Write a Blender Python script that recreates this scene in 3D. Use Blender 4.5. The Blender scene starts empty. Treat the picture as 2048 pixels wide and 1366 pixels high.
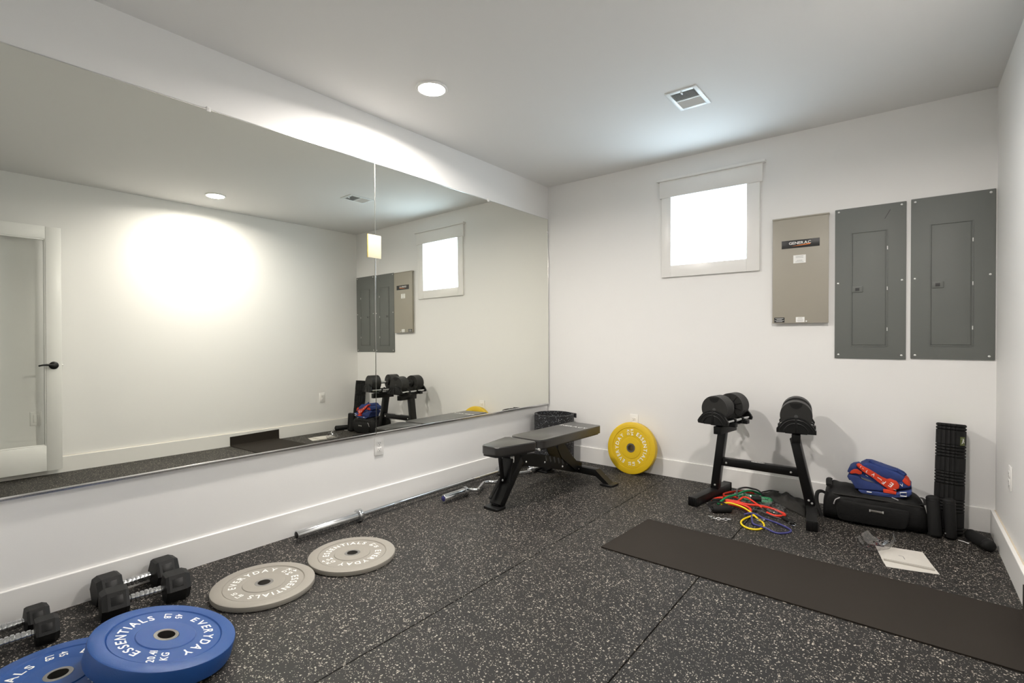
import bpy, bmesh, math, random
from mathutils import Vector, Matrix

random.seed(7)
scene = bpy.context.scene
COL = scene.collection
R = math.radians
PI = math.pi

# ------------------------------------------------------------------ camera
FPX, YAW, PITCH, ROLL = 1011.44, 0.67296, -0.006018, 0.00117
CAM = Vector((2.7107, -3.9410, 1.1))
fw = Vector((-math.sin(YAW) * math.cos(PITCH), math.cos(YAW) * math.cos(PITCH), math.sin(PITCH)))
rt0 = Vector((math.cos(YAW), math.sin(YAW), 0))
up0 = rt0.cross(fw)
rt = rt0 * math.cos(ROLL) + up0 * math.sin(ROLL)
up = up0 * math.cos(ROLL) - rt0 * math.sin(ROLL)
cd = bpy.data.cameras.new('camera')
cd.sensor_width = 36.0
cd.lens = FPX / 2048.0 * 36.0
cd.clip_start = 0.01
cam = bpy.data.objects.new('camera', cd)
cam.matrix_world = Matrix(((rt.x, up.x, -fw.x, CAM.x), (rt.y, up.y, -fw.y, CAM.y), (rt.z, up.z, -fw.z, CAM.z), (0, 0, 0, 1)))
COL.objects.link(cam)
scene.camera = cam

# ------------------------------------------------------------------ world, exposure
W_SKY = 1.70          # radiance of the overcast sky outside the window
LAMP = 4.9            # watts of each ceiling lamp
world = bpy.data.worlds.new('world')
scene.world = world
world.use_nodes = True
bg = world.node_tree.nodes['Background']
bg.inputs[0].default_value = (0.70, 0.87, 1.0, 1)
bg.inputs[1].default_value = W_SKY
vs = scene.view_settings
vs.view_transform = 'Standard'
vs.look = 'None'
vs.exposure = 3.05
vs.gamma = 1.0
vs.use_curve_mapping = False
scene.cycles.use_denoising = True
scene.cycles.max_bounces = 11
scene.cycles.diffuse_bounces = 7
scene.cycles.glossy_bounces = 8
scene.cycles.transmission_bounces = 8
scene.cycles.transparent_max_bounces = 16
scene.cycles.sample_clamp_indirect = 6.0
scene.cycles.caustics_reflective = True
scene.cycles.blur_glossy = 0.5

# portal that guides sky light through the window opening
pl = bpy.data.lights.new('window_portal', 'AREA')
pl.shape = 'RECTANGLE'
pl.size, pl.size_y = 0.64, 0.62
pl.cycles.is_portal = True
po = bpy.data.objects.new('window_portal', pl)
po.location = (1.472, 0.115, 1.952)
po.rotation_euler = (R(-90), 0, 0)
COL.objects.link(po)

# ------------------------------------------------------------------ room numbers
H = 2.5213            # ceiling
W = 3.0708            # back right corner
D = 0.0134            # right wall splay
YF = -3.96            # inner face of the front wall
BB = 0.135            # baseboard height
def xr(y, off=0.0):   # right wall surface x at y
    return W - D * y - off

# ------------------------------------------------------------------ materials
MATS = {}
def new_mat(name):
    m = bpy.data.materials.new(name)
    m.use_nodes = True
    nt = m.node_tree
    b = nt.nodes['Principled BSDF']
    MATS[name] = m
    return m, nt, b
def N(nt, t, **kw):
    n = nt.nodes.new(t)
    for k, v in kw.items():
        setattr(n, k, v)
    return n
def simple(name, col, rough=0.5, metal=0.0, spec=0.5, bump=0.0, bscale=200.0, var=0.0, vscale=6.0, coat=0.0):
    m, nt, b = new_mat(name)
    b.inputs['Base Color'].default_value = (*col, 1)
    b.inputs['Roughness'].default_value = rough
    b.inputs['Metallic'].default_value = metal
    b.inputs['Specular IOR Level'].default_value = spec
    if coat:
        b.inputs['Coat Weight'].default_value = coat
        b.inputs['Coat Roughness'].default_value = 0.25
    tc = N(nt, 'ShaderNodeTexCoord')
    if var > 0:
        nz = N(nt, 'ShaderNodeTexNoise')
        nz.inputs['Scale'].default_value = vscale
        nz.inputs['Detail'].default_value = 4
        nt.links.new(tc.outputs['Object'], nz.inputs['Vector'])
        mx = N(nt, 'ShaderNodeMix', data_type='RGBA')
        mx.inputs['A'].default_value = (*[c * (1 - var) for c in col], 1)
        mx.inputs['B'].default_value = (*[min(1, c * (1 + var)) for c in col], 1)
        nt.links.new(nz.outputs['Fac'], mx.inputs['Factor'])
        nt.links.new(mx.outputs['Result'], b.inputs['Base Color'])
    if bump > 0:
        nb = N(nt, 'ShaderNodeTexNoise')
        nb.inputs['Scale'].default_value = bscale
        nb.inputs['Detail'].default_value = 3
        nt.links.new(tc.outputs['Object'], nb.inputs['Vector'])
        bp = N(nt, 'ShaderNodeBump')
        bp.inputs['Strength'].default_value = bump
        bp.inputs['Distance'].default_value = 0.002
        nt.links.new(nb.outputs['Fac'], bp.inputs['Height'])
        nt.links.new(bp.outputs['Normal'], b.inputs['Normal'])
    return m

simple('wall_paint', (0.805, 0.80, 0.79), 0.55, bump=0.08, bscale=260, var=0.012, vscale=2.5, spec=0.3)
simple('ceiling_paint', (0.74, 0.735, 0.725), 0.8, bump=0.06, bscale=300, spec=0.2)
simple('trim_paint', (0.82, 0.81, 0.79), 0.32, var=0.012, vscale=3)
simple('caulk', (0.62, 0.55, 0.44), 0.7, var=0.1, vscale=30)
simple('plastic_white', (0.82, 0.81, 0.79), 0.35)
simple('slot_dark', (0.05, 0.05, 0.05), 0.6)
simple('metal_trim', (0.78, 0.78, 0.77), 0.22, metal=1.0)
simple('chrome', (0.66, 0.67, 0.68), 0.16, metal=1.0, var=0.04, vscale=40)
simple('steel_dark', (0.45, 0.44, 0.42), 0.28, metal=1.0)
simple('zinc', (0.80, 0.80, 0.78), 0.3, metal=0.7)
simple('vent_white', (0.80, 0.83, 0.84), 0.4)
simple('duct_dark', (0.08, 0.085, 0.09), 0.8)
simple('panel_grey', (0.143, 0.152, 0.142), 0.55, bump=0.05, bscale=500, var=0.05, vscale=5)
simple('panel_beige', (0.36, 0.335, 0.28), 0.45, bump=0.05, bscale=500, var=0.03, vscale=5)
simple('label_black', (0.018, 0.018, 0.018), 0.4)
simple('label_white', (0.85, 0.85, 0.83), 0.5)
simple('print_grey', (0.25, 0.25, 0.25), 0.7)
simple('print_white', (0.82, 0.82, 0.80), 0.5)
simple('orange', (0.85, 0.22, 0.03), 0.45)
simple('paper', (0.58, 0.555, 0.51), 0.75, var=0.05, vscale=25)
simple('paper_grey', (0.40, 0.38, 0.34), 0.75, var=0.08, vscale=25)
simple('note_yellow', (0.47, 0.45, 0.33), 0.7, var=0.05, vscale=25)
simple('note_edge', (0.42, 0.34, 0.10), 0.7)
simple('rubber_blue', (0.010, 0.066, 0.255), 0.42, bump=0.25, bscale=600, var=0.08, vscale=12)
simple('rubber_grey', (0.285, 0.266, 0.232), 0.5, bump=0.2, bscale=600, var=0.05, vscale=12)
simple('rubber_yellow', (0.66, 0.44, 0.008), 0.45, bump=0.2, bscale=600, var=0.05, vscale=12)
simple('hex_rubber', (0.0065, 0.0065, 0.0065), 0.5, spec=0.35, bump=0.3, bscale=400, var=0.2, vscale=30)
simple('powder_black', (0.005, 0.005, 0.005), 0.45, spec=0.4, bump=0.12, bscale=900)
simple('frame_black', (0.0035, 0.0035, 0.0035), 0.34, spec=0.35, bump=0.05, bscale=900)
simple('plate_black', (0.018, 0.0175, 0.0165), 0.5, spec=0.4, bump=0.1, bscale=700)
simple('plastic_black', (0.0045, 0.0045, 0.0045), 0.42, spec=0.35)
simple('vinyl_black', (0.013, 0.0115, 0.0105), 0.40, bump=0.10, bscale=350, spec=0.7, coat=0.55)
simple('foam_black', (0.006, 0.006, 0.006), 0.7, spec=0.35, bump=0.2, bscale=300)
simple('mat_dark', (0.0245, 0.0200, 0.0160), 0.8, spec=0.2, bump=0.15, bscale=500, var=0.10, vscale=4)
simple('nylon_black', (0.0055, 0.0055, 0.0055), 0.65, spec=0.3, bump=0.5, bscale=120, var=0.2, vscale=14)
simple('nylon_grey', (0.018, 0.017, 0.015), 0.6, spec=0.35, bump=0.5, bscale=120, var=0.2, vscale=14)
simple('cloth_blue', (0.018, 0.040, 0.170), 0.85, bump=0.6, bscale=180, var=0.25, vscale=25)
simple('denim_blue', (0.030, 0.052, 0.190), 0.85, bump=0.6, bscale=180, var=0.25, vscale=25)
simple('cloth_red', (0.62, 0.045, 0.012), 0.8, bump=0.4, bscale=180, var=0.15, vscale=25)
simple('cloth_grey', (0.42, 0.41, 0.42), 0.85, bump=0.4, bscale=180)
simple('band_red', (0.72, 0.035, 0.012), 0.4)
simple('band_green', (0.0, 0.21, 0.07), 0.4)
simple('band_yellow', (0.86, 0.62, 0.005), 0.4)
simple('band_purple', (0.045, 0.045, 0.19), 0.4)
simple('band_charcoal', (0.05, 0.045, 0.05), 0.45)
simple('roller_green', (0.33, 0.47, 0.01), 0.45)
simple('badge_green', (0.10, 0.12, 0.03), 0.5)
simple('door_paint', (0.82, 0.82, 0.80), 0.3)

# speckled rubber flooring
def rubber_speckle(name, base, fleck_a, fleck_b, dens, scale):
    m, nt, b = new_mat(name)
    tc = N(nt, 'ShaderNodeTexCoord')
    nz = N(nt, 'ShaderNodeTexNoise')
    nz.inputs['Scale'].default_value = 160
    nz.inputs['Detail'].default_value = 2
    nt.links.new(tc.outputs['Object'], nz.inputs['Vector'])
    warp = N(nt, 'ShaderNodeVectorMath', operation='MULTIPLY_ADD')
    warp.inputs[1].default_value = (0.006, 0.006, 0.006)
    nt.links.new(nz.outputs['Color'], warp.inputs[0])
    nt.links.new(tc.outputs['Object'], warp.inputs[2])
    masks = []
    cols = []
    for sc, th, rad in ((scale, dens, 0.33), (scale * 1.9, dens * 0.9, 0.34)):
        vo = N(nt, 'ShaderNodeTexVoronoi', feature='F1')
        vo.inputs['Scale'].default_value = sc
        nt.links.new(warp.outputs[0], vo.inputs['Vector'])
        sep = N(nt, 'ShaderNodeSeparateColor')
        nt.links.new(vo.outputs['Color'], sep.inputs[0])
        lt = N(nt, 'ShaderNodeMath', operation='LESS_THAN')
        lt.inputs[1].default_value = th
        nt.links.new(sep.outputs[0], lt.inputs[0])
        rr = N(nt, 'ShaderNodeMath', operation='MULTIPLY')
        rr.inputs[1].default_value = rad * 1.6
        nt.links.new(sep.outputs[1], rr.inputs[0])
        dl = N(nt, 'ShaderNodeMath', operation='LESS_THAN')
        nt.links.new(vo.outputs['Distance'], dl.inputs[0])
        nt.links.new(rr.outputs[0], dl.inputs[1])
        mm = N(nt, 'ShaderNodeMath', operation='MULTIPLY')
        nt.links.new(lt.outputs[0], mm.inputs[0])
        nt.links.new(dl.outputs[0], mm.inputs[1])
        masks.append(mm)
        cols.append(sep)
    mxm = N(nt, 'ShaderNodeMath', operation='MAXIMUM')
    nt.links.new(masks[0].outputs[0], mxm.inputs[0])
    nt.links.new(masks[1].outputs[0], mxm.inputs[1])
    fc = N(nt, 'ShaderNodeMix', data_type='RGBA')
    fc.inputs['A'].default_value = (*fleck_a, 1)
    fc.inputs['B'].default_value = (*fleck_b, 1)
    nt.links.new(cols[0].outputs[2], fc.inputs['Factor'])
    bn = N(nt, 'ShaderNodeTexNoise')
    bn.inputs['Scale'].default_value = 2.2
    bn.inputs['Detail'].default_value = 5
    nt.links.new(tc.outputs['Object'], bn.inputs['Vector'])
    bc = N(nt, 'ShaderNodeMix', data_type='RGBA')
    bc.inputs['A'].default_value = (*[c * 0.75 for c in base], 1)
    bc.inputs['B'].default_value = (*[c * 1.3 for c in base], 1)
    nt.links.new(bn.outputs['Fac'], bc.inputs['Factor'])
    mx = N(nt, 'ShaderNodeMix', data_type='RGBA')
    nt.links.new(mxm.outputs[0], mx.inputs['Factor'])
    nt.links.new(bc.outputs['Result'], mx.inputs['A'])
    nt.links.new(fc.outputs['Result'], mx.inputs['B'])
    nt.links.new(mx.outputs['Result'], b.inputs['Base Color'])
    b.inputs['Roughness'].default_value = 0.6
    b.inputs['Specular IOR Level'].default_value = 0.32
    g = N(nt, 'ShaderNodeTexNoise')
    g.inputs['Scale'].default_value = 330
    nt.links.new(tc.outputs['Object'], g.inputs['Vector'])
    bp = N(nt, 'ShaderNodeBump')
    bp.inputs['Strength'].default_value = 0.35
    bp.inputs['Distance'].default_value = 0.002
    nt.links.new(g.outputs['Fac'], bp.inputs['Height'])
    nt.links.new(bp.outputs['Normal'], b.inputs['Normal'])
    return m
rubber_speckle('floor_rubber', (0.0135, 0.0125, 0.0115), (0.50, 0.455, 0.39), (0.24, 0.215, 0.185), 0.31, 135)
rubber_speckle('roll_rubber', (0.016, 0.016, 0.018), (0.48, 0.48, 0.48), (0.10, 0.12, 0.16), 0.24, 115)

# mirror silver with a faint green cast of the glass
m, nt, b = new_mat('mirror_glass')
b.inputs['Base Color'].default_value = (0.87, 0.875, 0.815, 1)
b.inputs['Metallic'].default_value = 1.0
b.inputs['Roughness'].default_value = 0.0
# clear panes: mostly transparent, a little mirror reflection
def pane_mat(name, tint, refl, rough=0.0):
    m = bpy.data.materials.new(name)
    m.use_nodes = True
    nt = m.node_tree
    nt.nodes.clear()
    o = N(nt, 'ShaderNodeOutputMaterial')
    t = N(nt, 'ShaderNodeBsdfTransparent')
    t.inputs[0].default_value = (*tint, 1)
    g = N(nt, 'ShaderNodeBsdfGlossy')
    g.inputs['Roughness'].default_value = rough
    f = N(nt, 'ShaderNodeFresnel')
    f.inputs[0].default_value = 1.5
    a = N(nt, 'ShaderNodeMath', operation='ADD')
    a.inputs[1].default_value = refl
    nt.links.new(f.outputs[0], a.inputs[0])
    ge = N(nt, 'ShaderNodeNewGeometry')     # reflect on the outer faces only
    iv = N(nt, 'ShaderNodeMath', operation='SUBTRACT')
    iv.inputs[0].default_value = 1.0
    nt.links.new(ge.outputs['Backfacing'], iv.inputs[1])
    mu = N(nt, 'ShaderNodeMath', operation='MULTIPLY', use_clamp=True)
    nt.links.new(a.outputs[0], mu.inputs[0])
    nt.links.new(iv.outputs[0], mu.inputs[1])
    mx = N(nt, 'ShaderNodeMixShader')
    nt.links.new(mu.outputs[0], mx.inputs[0])
    nt.links.new(t.outputs[0], mx.inputs[1])
    nt.links.new(g.outputs[0], mx.inputs[2])
    nt.links.new(mx.outputs[0], o.inputs[0])
    MATS[name] = m
pane_mat('window_glass', (0.97, 0.98, 0.98), 0.0)
pane_mat('door_glass', (0.985, 0.99, 0.985), 0.0)
pane_mat('clear_plastic', (0.95, 0.95, 0.95), 0.16, 0.14)
m, nt, b = new_mat('lamp_lens')
b.inputs['Base Color'].default_value = (0.9, 0.9, 0.9, 1)
b.inputs['Emission Color'].default_value = (1.0, 0.935, 0.87, 1)
b.inputs['Emission Strength'].default_value = 6.0

# ------------------------------------------------------------------ mesh helpers
def T(x=0, y=0, z=0):
    return Matrix.Translation((x, y, z))
def RX(a): return Matrix.Rotation(a, 4, 'X')
def RY(a): return Matrix.Rotation(a, 4, 'Y')
def RZ(a): return Matrix.Rotation(a, 4, 'Z')
def frame(p0, p1, upv=(0, 0, 1)):
    """matrix with local Z along p0->p1, origin p0"""
    p0, p1 = Vector(p0), Vector(p1)
    z = (p1 - p0).normalized()
    u = Vector(upv)
    x = u.cross(z)
    if x.length < 1e-6:
        x = Vector((1, 0, 0)).cross(z)
        if x.length < 1e-6:
            x = Vector((0, 1, 0)).cross(z)
    x.normalize()
    y = z.cross(x)
    return Matrix(((x.x, y.x, z.x, p0.x), (x.y, y.y, z.y, p0.y), (x.z, y.z, z.z, p0.z), (0, 0, 0, 1)))

_rb = {}
def rbox_data(sx, sy, sz, r, seg):
    key = (round(sx, 5), round(sy, 5), round(sz, 5), round(r, 5), seg)
    if key not in _rb:
        bm = bmesh.new()
        bmesh.ops.create_cube(bm, size=1.0)
        for v in bm.verts:
            v.co = Vector((v.co.x * sx, v.co.y * sy, v.co.z * sz))
        bmesh.ops.bevel(bm, geom=bm.edges[:], offset=r, segments=seg, profile=0.5, affect='EDGES')
        bm.verts.index_update()
        _rb[key] = ([v.co.copy() for v in bm.verts], [[v.index for v in f.verts] for f in bm.faces])
        bm.free()
    return _rb[key]

class MB:
    def __init__(self):
        self.v = []
        self.f = []
    def add(self, vs_, fs, M=None):
        n = len(self.v)
        for p in vs_:
            p = Vector(p)
            self.v.append(M @ p if M else p)
        for f in fs:
            self.f.append([i + n for i in f])
        return self
    def box(self, x0, x1, y0, y1, z0, z1, M=None):
        return self.add([(x0, y0, z0), (x1, y0, z0), (x1, y1, z0), (x0, y1, z0), (x0, y0, z1), (x1, y0, z1), (x1, y1, z1), (x0, y1, z1)],
                        [(0, 3, 2, 1), (4, 5, 6, 7), (0, 1, 5, 4), (1, 2, 6, 5), (2, 3, 7, 6), (3, 0, 4, 7)], M)
    def rbox(self, x0, x1, y0, y1, z0, z1, r=0.002, M=None, seg=2):
        vv, ff = rbox_data(x1 - x0, y1 - y0, z1 - z0, min(r, 0.49 * min(x1 - x0, y1 - y0, z1 - z0)), seg)
        K = T((x0 + x1) / 2, (y0 + y1) / 2, (z0 + z1) / 2)
        return self.add(vv, ff, M @ K if M else K)
    def bar(self, p0, p1, w, h, upv=(0, 0, 1), r=0.002):
        L = (Vector(p1) - Vector(p0)).length
        return self.rbox(-w / 2, w / 2, -h / 2, h / 2, 0, L, r, frame(p0, p1, upv))
    def cyl(self, p0, p1, r, r2=None, seg=24, M=None):
        r2 = r if r2 is None else r2
        L = (Vector(p1) - Vector(p0)).length
        return self.lathe([(0, 0), (r, 0), (r2, L), (0, L)], seg, (M @ frame(p0, p1)) if M else frame(p0, p1))
    def lathe(self, prof, seg=48, M=None, closed=False):
        vs_, fs, rings = [], [], []
        for (r, z) in prof:
            if r < 1e-7:
                rings.append([len(vs_)])
                vs_.append((0, 0, z))
            else:
                rings.append(list(range(len(vs_), len(vs_) + seg)))
                for k in range(seg):
                    a = 2 * PI * k / seg
                    vs_.append((r * math.cos(a), r * math.sin(a), z))
        pairs = list(zip(rings[:-1], rings[1:]))
        if closed:
            pairs.append((rings[-1], rings[0]))
        for A, B in pairs:
            if len(A) == 1 and len(B) == 1:
                continue
            for k in range(seg):
                k2 = (k + 1) % seg
                if len(A) == 1:
                    fs.append((A[0], B[k2], B[k]))
                elif len(B) == 1:
                    fs.append((A[k], A[k2], B[0]))
                else:
                    fs.append((A[k], A[k2], B[k2], B[k]))
        return self.add(vs_, fs, M)
    def tube(self, path, r, seg=10, closed=False, smooth=0, M=None, flat=1.0, upv=(0, 0, 1)):
        P = [Vector(p) for p in path]
        if smooth:
            Q = []
            n = len(P)
            for i in range(n if closed else n - 1):
                a = P[(i - 1) % n] if (closed or i > 0) else P[0]
                b_, c = P[i], P[(i + 1) % n]
                d = P[(i + 2) % n] if (closed or i + 2 < n) else P[-1]
                for s in range(smooth):
                    t = s / smooth
                    Q.append(0.5 * ((2 * b_) + (c - a) * t + (2 * a - 5 * b_ + 4 * c - d) * t * t + (3 * b_ - a - 3 * c + d) * t ** 3))
            if not closed:
                Q.append(P[-1])
            P = Q
        n = len(P)
        rs = r if isinstance(r, (list, tuple)) else [r] * n
        vs_, fs = [], []
        prev = None
        for i in range(n):
            if closed:
                t = (P[(i + 1) % n] - P[i - 1])
            else:
                t = P[min(i + 1, n - 1)] - P[max(i - 1, 0)]
            if t.length < 1e-9:
                t = Vector((1, 0, 0))
            t.normalize()
            if prev is None:
                u = Vector(upv)
                if abs(u.dot(t)) > 0.95:
                    u = Vector((1, 0, 0))
            else:
                u = prev
            u = (u - t * u.dot(t)).normalized()
            prev = u
            w = t.cross(u)
            for k in range(seg):
                a = 2 * PI * k / seg
                vs_.append(P[i] + w * (rs[i] * math.cos(a)) + u * (rs[i] * flat * math.sin(a)))
        for i in range(n if closed else n - 1):
            j = (i + 1) % n
            for k in range(seg):
                k2 = (k + 1) % seg
                fs.append((i * seg + k, i * seg + k2, j * seg + k2, j * seg + k))
        if not closed:
            fs.append(tuple(range(seg))[::-1])
            fs.append(tuple((n - 1) * seg + k for k in range(seg)))
        return self.add(vs_, fs, M)
    def prism(self, poly, z0, z1, M=None):
        n = len(poly)
        vs_ = [(x, y, z0) for x, y in poly] + [(x, y, z1) for x, y in poly]
        fs = [tuple(range(n))[::-1], tuple(range(n, 2 * n))] + [(i, (i + 1) % n, n + (i + 1) % n, n + i) for i in range(n)]
        return self.add(vs_, fs, M)
    def soft(self, poly, z0, z1, r, M=None, seg=3):
        """polygon slab with all edges rounded"""
        bm = bmesh.new()
        n = len(poly)
        a = [bm.verts.new((x, y, z0)) for x, y in poly]
        c = [bm.verts.new((x, y, z1)) for x, y in poly]
        bm.faces.new(a[::-1])
        bm.faces.new(c)
        for i in range(n):
            bm.faces.new((a[i], a[(i + 1) % n], c[(i + 1) % n], c[i]))
        es = [e for e in bm.edges if abs(e.verts[0].co.z - e.verts[1].co.z) < 1e-7]
        bmesh.ops.bevel(bm, geom=es, offset=r, segments=seg, profile=0.5, affect='EDGES', clamp_overlap=True)
        bm.verts.index_update()
        self.add([v.co.copy() for v in bm.verts], [[v.index for v in f.verts] for f in bm.faces], M)
        bm.free()
        return self
    def patch(self, fn, nu, nv, base):
        """closed height patch: fn(u,v)->(x,y,z) top, base(u,v)->z bottom"""
        top = [[Vector(fn(i / nu, j / nv)) for j in range(nv + 1)] for i in range(nu + 1)]
        vs_, fs = [], []
        for row in top:
            vs_ += row
        n = len(vs_)
        for i in range(nu + 1):
            for j in range(nv + 1):
                p = top[i][j]
                vs_.append((p.x, p.y, min(p.z - 0.0008, base(i / nu, j / nv))))
        s = nv + 1
        for i in range(nu):
            for j in range(nv):
                q = (i * s + j, (i + 1) * s + j, (i + 1) * s + j + 1, i * s + j + 1)
                fs.append(q)
                fs.append(tuple(n + k for k in q[::-1]))
        edge = [(i, 0) for i in range(nu)] + [(nu, j) for j in range(nv)] + [(i, nv) for i in range(nu, 0, -1)] + [(0, j) for j in range(nv, 0, -1)]
        for k in range(len(edge)):
            a_, b_ = edge[k], edge[(k + 1) % len(edge)]
            ia, ib = a_[0] * s + a_[1], b_[0] * s + b_[1]
            fs.append((ia, n + ia, n + ib, ib))
        return self.add(vs_, fs)
    def build(self, name, mat, parent=None, loc=None, rot=None, angle=38, kind=None):
        me = bpy.data.meshes.new(name)
        me.from_pydata([tuple(p) for p in self.v], [], self.f)
        bm = bmesh.new()
        bm.from_mesh(me)
        bmesh.ops.recalc_face_normals(bm, faces=bm.faces[:])
        bm.to_mesh(me)
        bm.free()
        me.polygons.foreach_set('use_smooth', [True] * len(me.polygons))
        me.set_sharp_from_angle(angle=R(angle))
        me.materials.append(MATS[mat])
        o = bpy.data.objects.new(name, me)
        COL.objects.link(o)
        if parent:
            o.parent = parent
        if loc is not None:
            o.location = loc
        if rot is not None:
            o.rotation_euler = rot
        if kind:
            o['kind'] = kind
        return o

def tag(o, label, cat, group=None, kind=None):
    o['label'] = label
    if cat:
        o['category'] = cat
    if group:
        o['group'] = group
    if kind:
        o['kind'] = kind
    return o
def thing(name, label, cat, loc=(0, 0, 0), rot=(0, 0, 0), group=None, kind=None):
    o = bpy.data.objects.new(name, None)
    o.empty_display_size = 0.05
    COL.objects.link(o)
    o.location = loc
    o.rotation_euler = rot
    return tag(o, label, cat, group, kind)
def dup(src, loc=None, rot=None, parent=None):
    c = src.copy()
    COL.objects.link(c)
    c.parent = parent
    if loc is not None:
        c.location = loc
    if rot is not None:
        c.rotation_euler = rot
    for ch in list(src.children):
        dup(ch, parent=c)
    return c

# ------------------------------------------------------------------ lettering
_gl = {}
def load_glyphs(chars):
    tmp = []
    for ch in chars:
        cu = bpy.data.curves.new('glyph', 'FONT')
        cu.body = ch
        cu.size = 1.0
        cu.offset = 0.018
        cu.resolution_u = 3
        o = bpy.data.objects.new('glyph', cu)
        COL.objects.link(o)
        tmp.append((ch, o, cu))
    bpy.context.view_layer.update()
    dg = bpy.context.evaluated_depsgraph_get()
    for ch, o, cu in tmp:
        me = bpy.data.meshes.new_from_object(o.evaluated_get(dg))
        V = [v.co.copy() for v in me.vertices]
        F = [list(p.vertices) for p in me.polygons]
        xs = [v.x for v in V] or [0, 0.3]
        _gl[ch] = (V, F, min(xs), max(xs))
        bpy.data.meshes.remove(me)
        bpy.data.objects.remove(o)
        bpy.data.curves.remove(cu)
load_glyphs(sorted(set('EVERYDAYESSENTIALS0123456789.LBKGCNUORIMPTFJ')))
def glyph(mb, ch, size, M, wide=1.0):
    V, F, x0, x1 = _gl[ch]
    c = (x0 + x1) / 2
    mb.add([((v.x - c) * size * wide, (v.y - 0.36) * size, 0) for v in V], F, M)
def line_text(mb, s, size, M, gap=0.10, wide=1.0):
    ws = [(_gl[c][3] - _gl[c][2]) * wide if c in _gl else 0.3 for c in s]
    tot = sum(ws) + gap * (len(s) - 1)
    x = -tot / 2
    for c, w in zip(s, ws):
        if c in _gl:
            glyph(mb, c, size, M @ T((x + w / 2) * size, 0, 0), wide)
        x += w + gap
def arc_text(mb, s, size, r, ang, M, gap=0.22):
    ws = [(_gl[c][3] - _gl[c][2]) for c in s]
    tot = sum(ws) + gap * (len(s) - 1)
    x = -tot / 2
    for c, w in zip(s, ws):
        a = ang - (x + w / 2) * size / r
        glyph(mb, c, size, M @ T(r * math.cos(a), r * math.sin(a), 0) @ RZ(a - PI / 2))
        x += w + gap

# =================================================================== SETTING
# floor: sub-slab with three rubber strips rolled out along the room
fl = MB().box(-0.12, 3.3, YF - 1.8, 0.12, -0.16, -0.012).build('floor', 'slot_dark', kind='structure')
fl['label'] = 'black speckled rubber gym flooring in long rolled-out strips'
def seam1(y): return 1.179 - 0.0123 * y
def seam2(y): return 1.914 - 0.0137 * y
g = 0.0024
y0, y1 = YF - 1.8, 0.0
for a0, a1, b0, b1 in ((0.0, seam1(y0) - g, 0.0, seam1(y1) - g), (seam1(y0) + g, seam2(y0) - g, seam1(y1) + g, seam2(y1) - g), (seam2(y0) + g, 3.25, seam2(y1) + g, 3.12)):
    MB().soft([(a0, y0), (a1, y0), (b1, y1), (b0, y1)], -0.0118, 0.0, 0.0012, seg=1).build('rubber_strip', 'floor_rubber', fl)

def struct(name, mb, mat, label=None):
    o = mb.build(name, mat, kind='structure')
    if label:
        o['label'] = label
    return o
struct('ceiling', MB().box(-0.12, 3.3, YF - 1.8, 0.12, H, H + 0.12), 'ceiling_paint', 'flat white painted ceiling')
struct('wall_left', MB().box(-0.12, 0.0, YF - 0.12, 0.12, -0.16, H), 'wall_paint', 'white painted wall carrying the mirrors')
WX0, WX1, WZ0, WZ1 = 1.192, 1.752, 1.680, 2.224
RO = 0.034
wb = MB().box(0.0, WX0 - RO, 0, 0.12, -0.16, H).box(WX1 + RO, 3.2, 0, 0.12, -0.16, H).box(WX0 - RO, WX1 + RO, 0, 0.12, -0.16, WZ0 - RO).box(WX0 - RO, WX1 + RO, 0, 0.12, WZ1 + RO, H)
struct('wall_back', wb, 'wall_paint', 'white painted end wall with the small window')
struct('wall_right', MB().prism([(W, 0), (W + 0.12, 0), (xr(YF - 0.12) + 0.12, YF - 0.12), (xr(YF - 0.12), YF - 0.12)], -0.16, H), 'wall_paint', 'white painted wall at the right edge')
DX0, DX1, DZ = 2.16, 3.085, 2.10
wf = MB().box(0.0, DX0, YF - 0.12, YF, -0.16, H).box(DX0, DX1, YF - 0.12, YF, DZ, H).box(DX1, xr(YF), YF - 0.12, YF, -0.16, H)
struct('wall_front', wf, 'wall_paint', 'white painted wall with the doorway')
# hallway beyond the doorway
struct('wall_hallway', MB().box(1.6, 1.7, YF - 1.8, YF - 0.12, -0.16, H).box(3.2, 3.3, YF - 1.8, YF - 0.12, -0.16, H).box(1.6, 3.3, YF - 1.9, YF - 1.8, -0.16, H), 'wall_paint', 'white hallway walls outside the doorway')

def baseboard(name, p0, p1, inward, th=0.013, label=''):
    """extruded profile along p0->p1, wall at the line, thickness towards inward"""
    p0, p1, n = Vector((*p0, 0)), Vector((*p1, 0)), Vector((*inward, 0))
    prof = [(0, 0), (th, 0), (th, BB - 0.002), (th - 0.002, BB), (0, BB)]
    vs_ = [p + n * a + Vector((0, 0, z)) for p in (p0, p1) for a, z in prof]
    k = len(prof)
    fs = [tuple(range(k)), tuple(range(k, 2 * k))[::-1]] + [(i, (i + 1) % k, k + (i + 1) % k, k + i) for i in range(k)]
    return struct(name, MB().add(vs_, fs), 'trim_paint', label)
baseboard('baseboard_left', (0, YF), (0, 0), (1, 0), label='white baseboard along the mirror wall')
baseboard('baseboard_back', (0.013, 0), (W - 0.022, 0), (0, -1), label='white baseboard along the window wall')
br = baseboard('baseboard_right', (xr(YF), YF), (W, 0), (-1, 0), th=0.022, label='white baseboard along the right wall')
cz = MB()
cz.prism([(W - 0.0008, -0.02), (W - 0.0065, -0.02), (xr(YF, 0.0065), YF + 0.01), (xr(YF, 0.0008), YF + 0.01)], BB - 0.003, BB + 0.0022)
cz.build('caulk_line', 'caulk', br)

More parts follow.
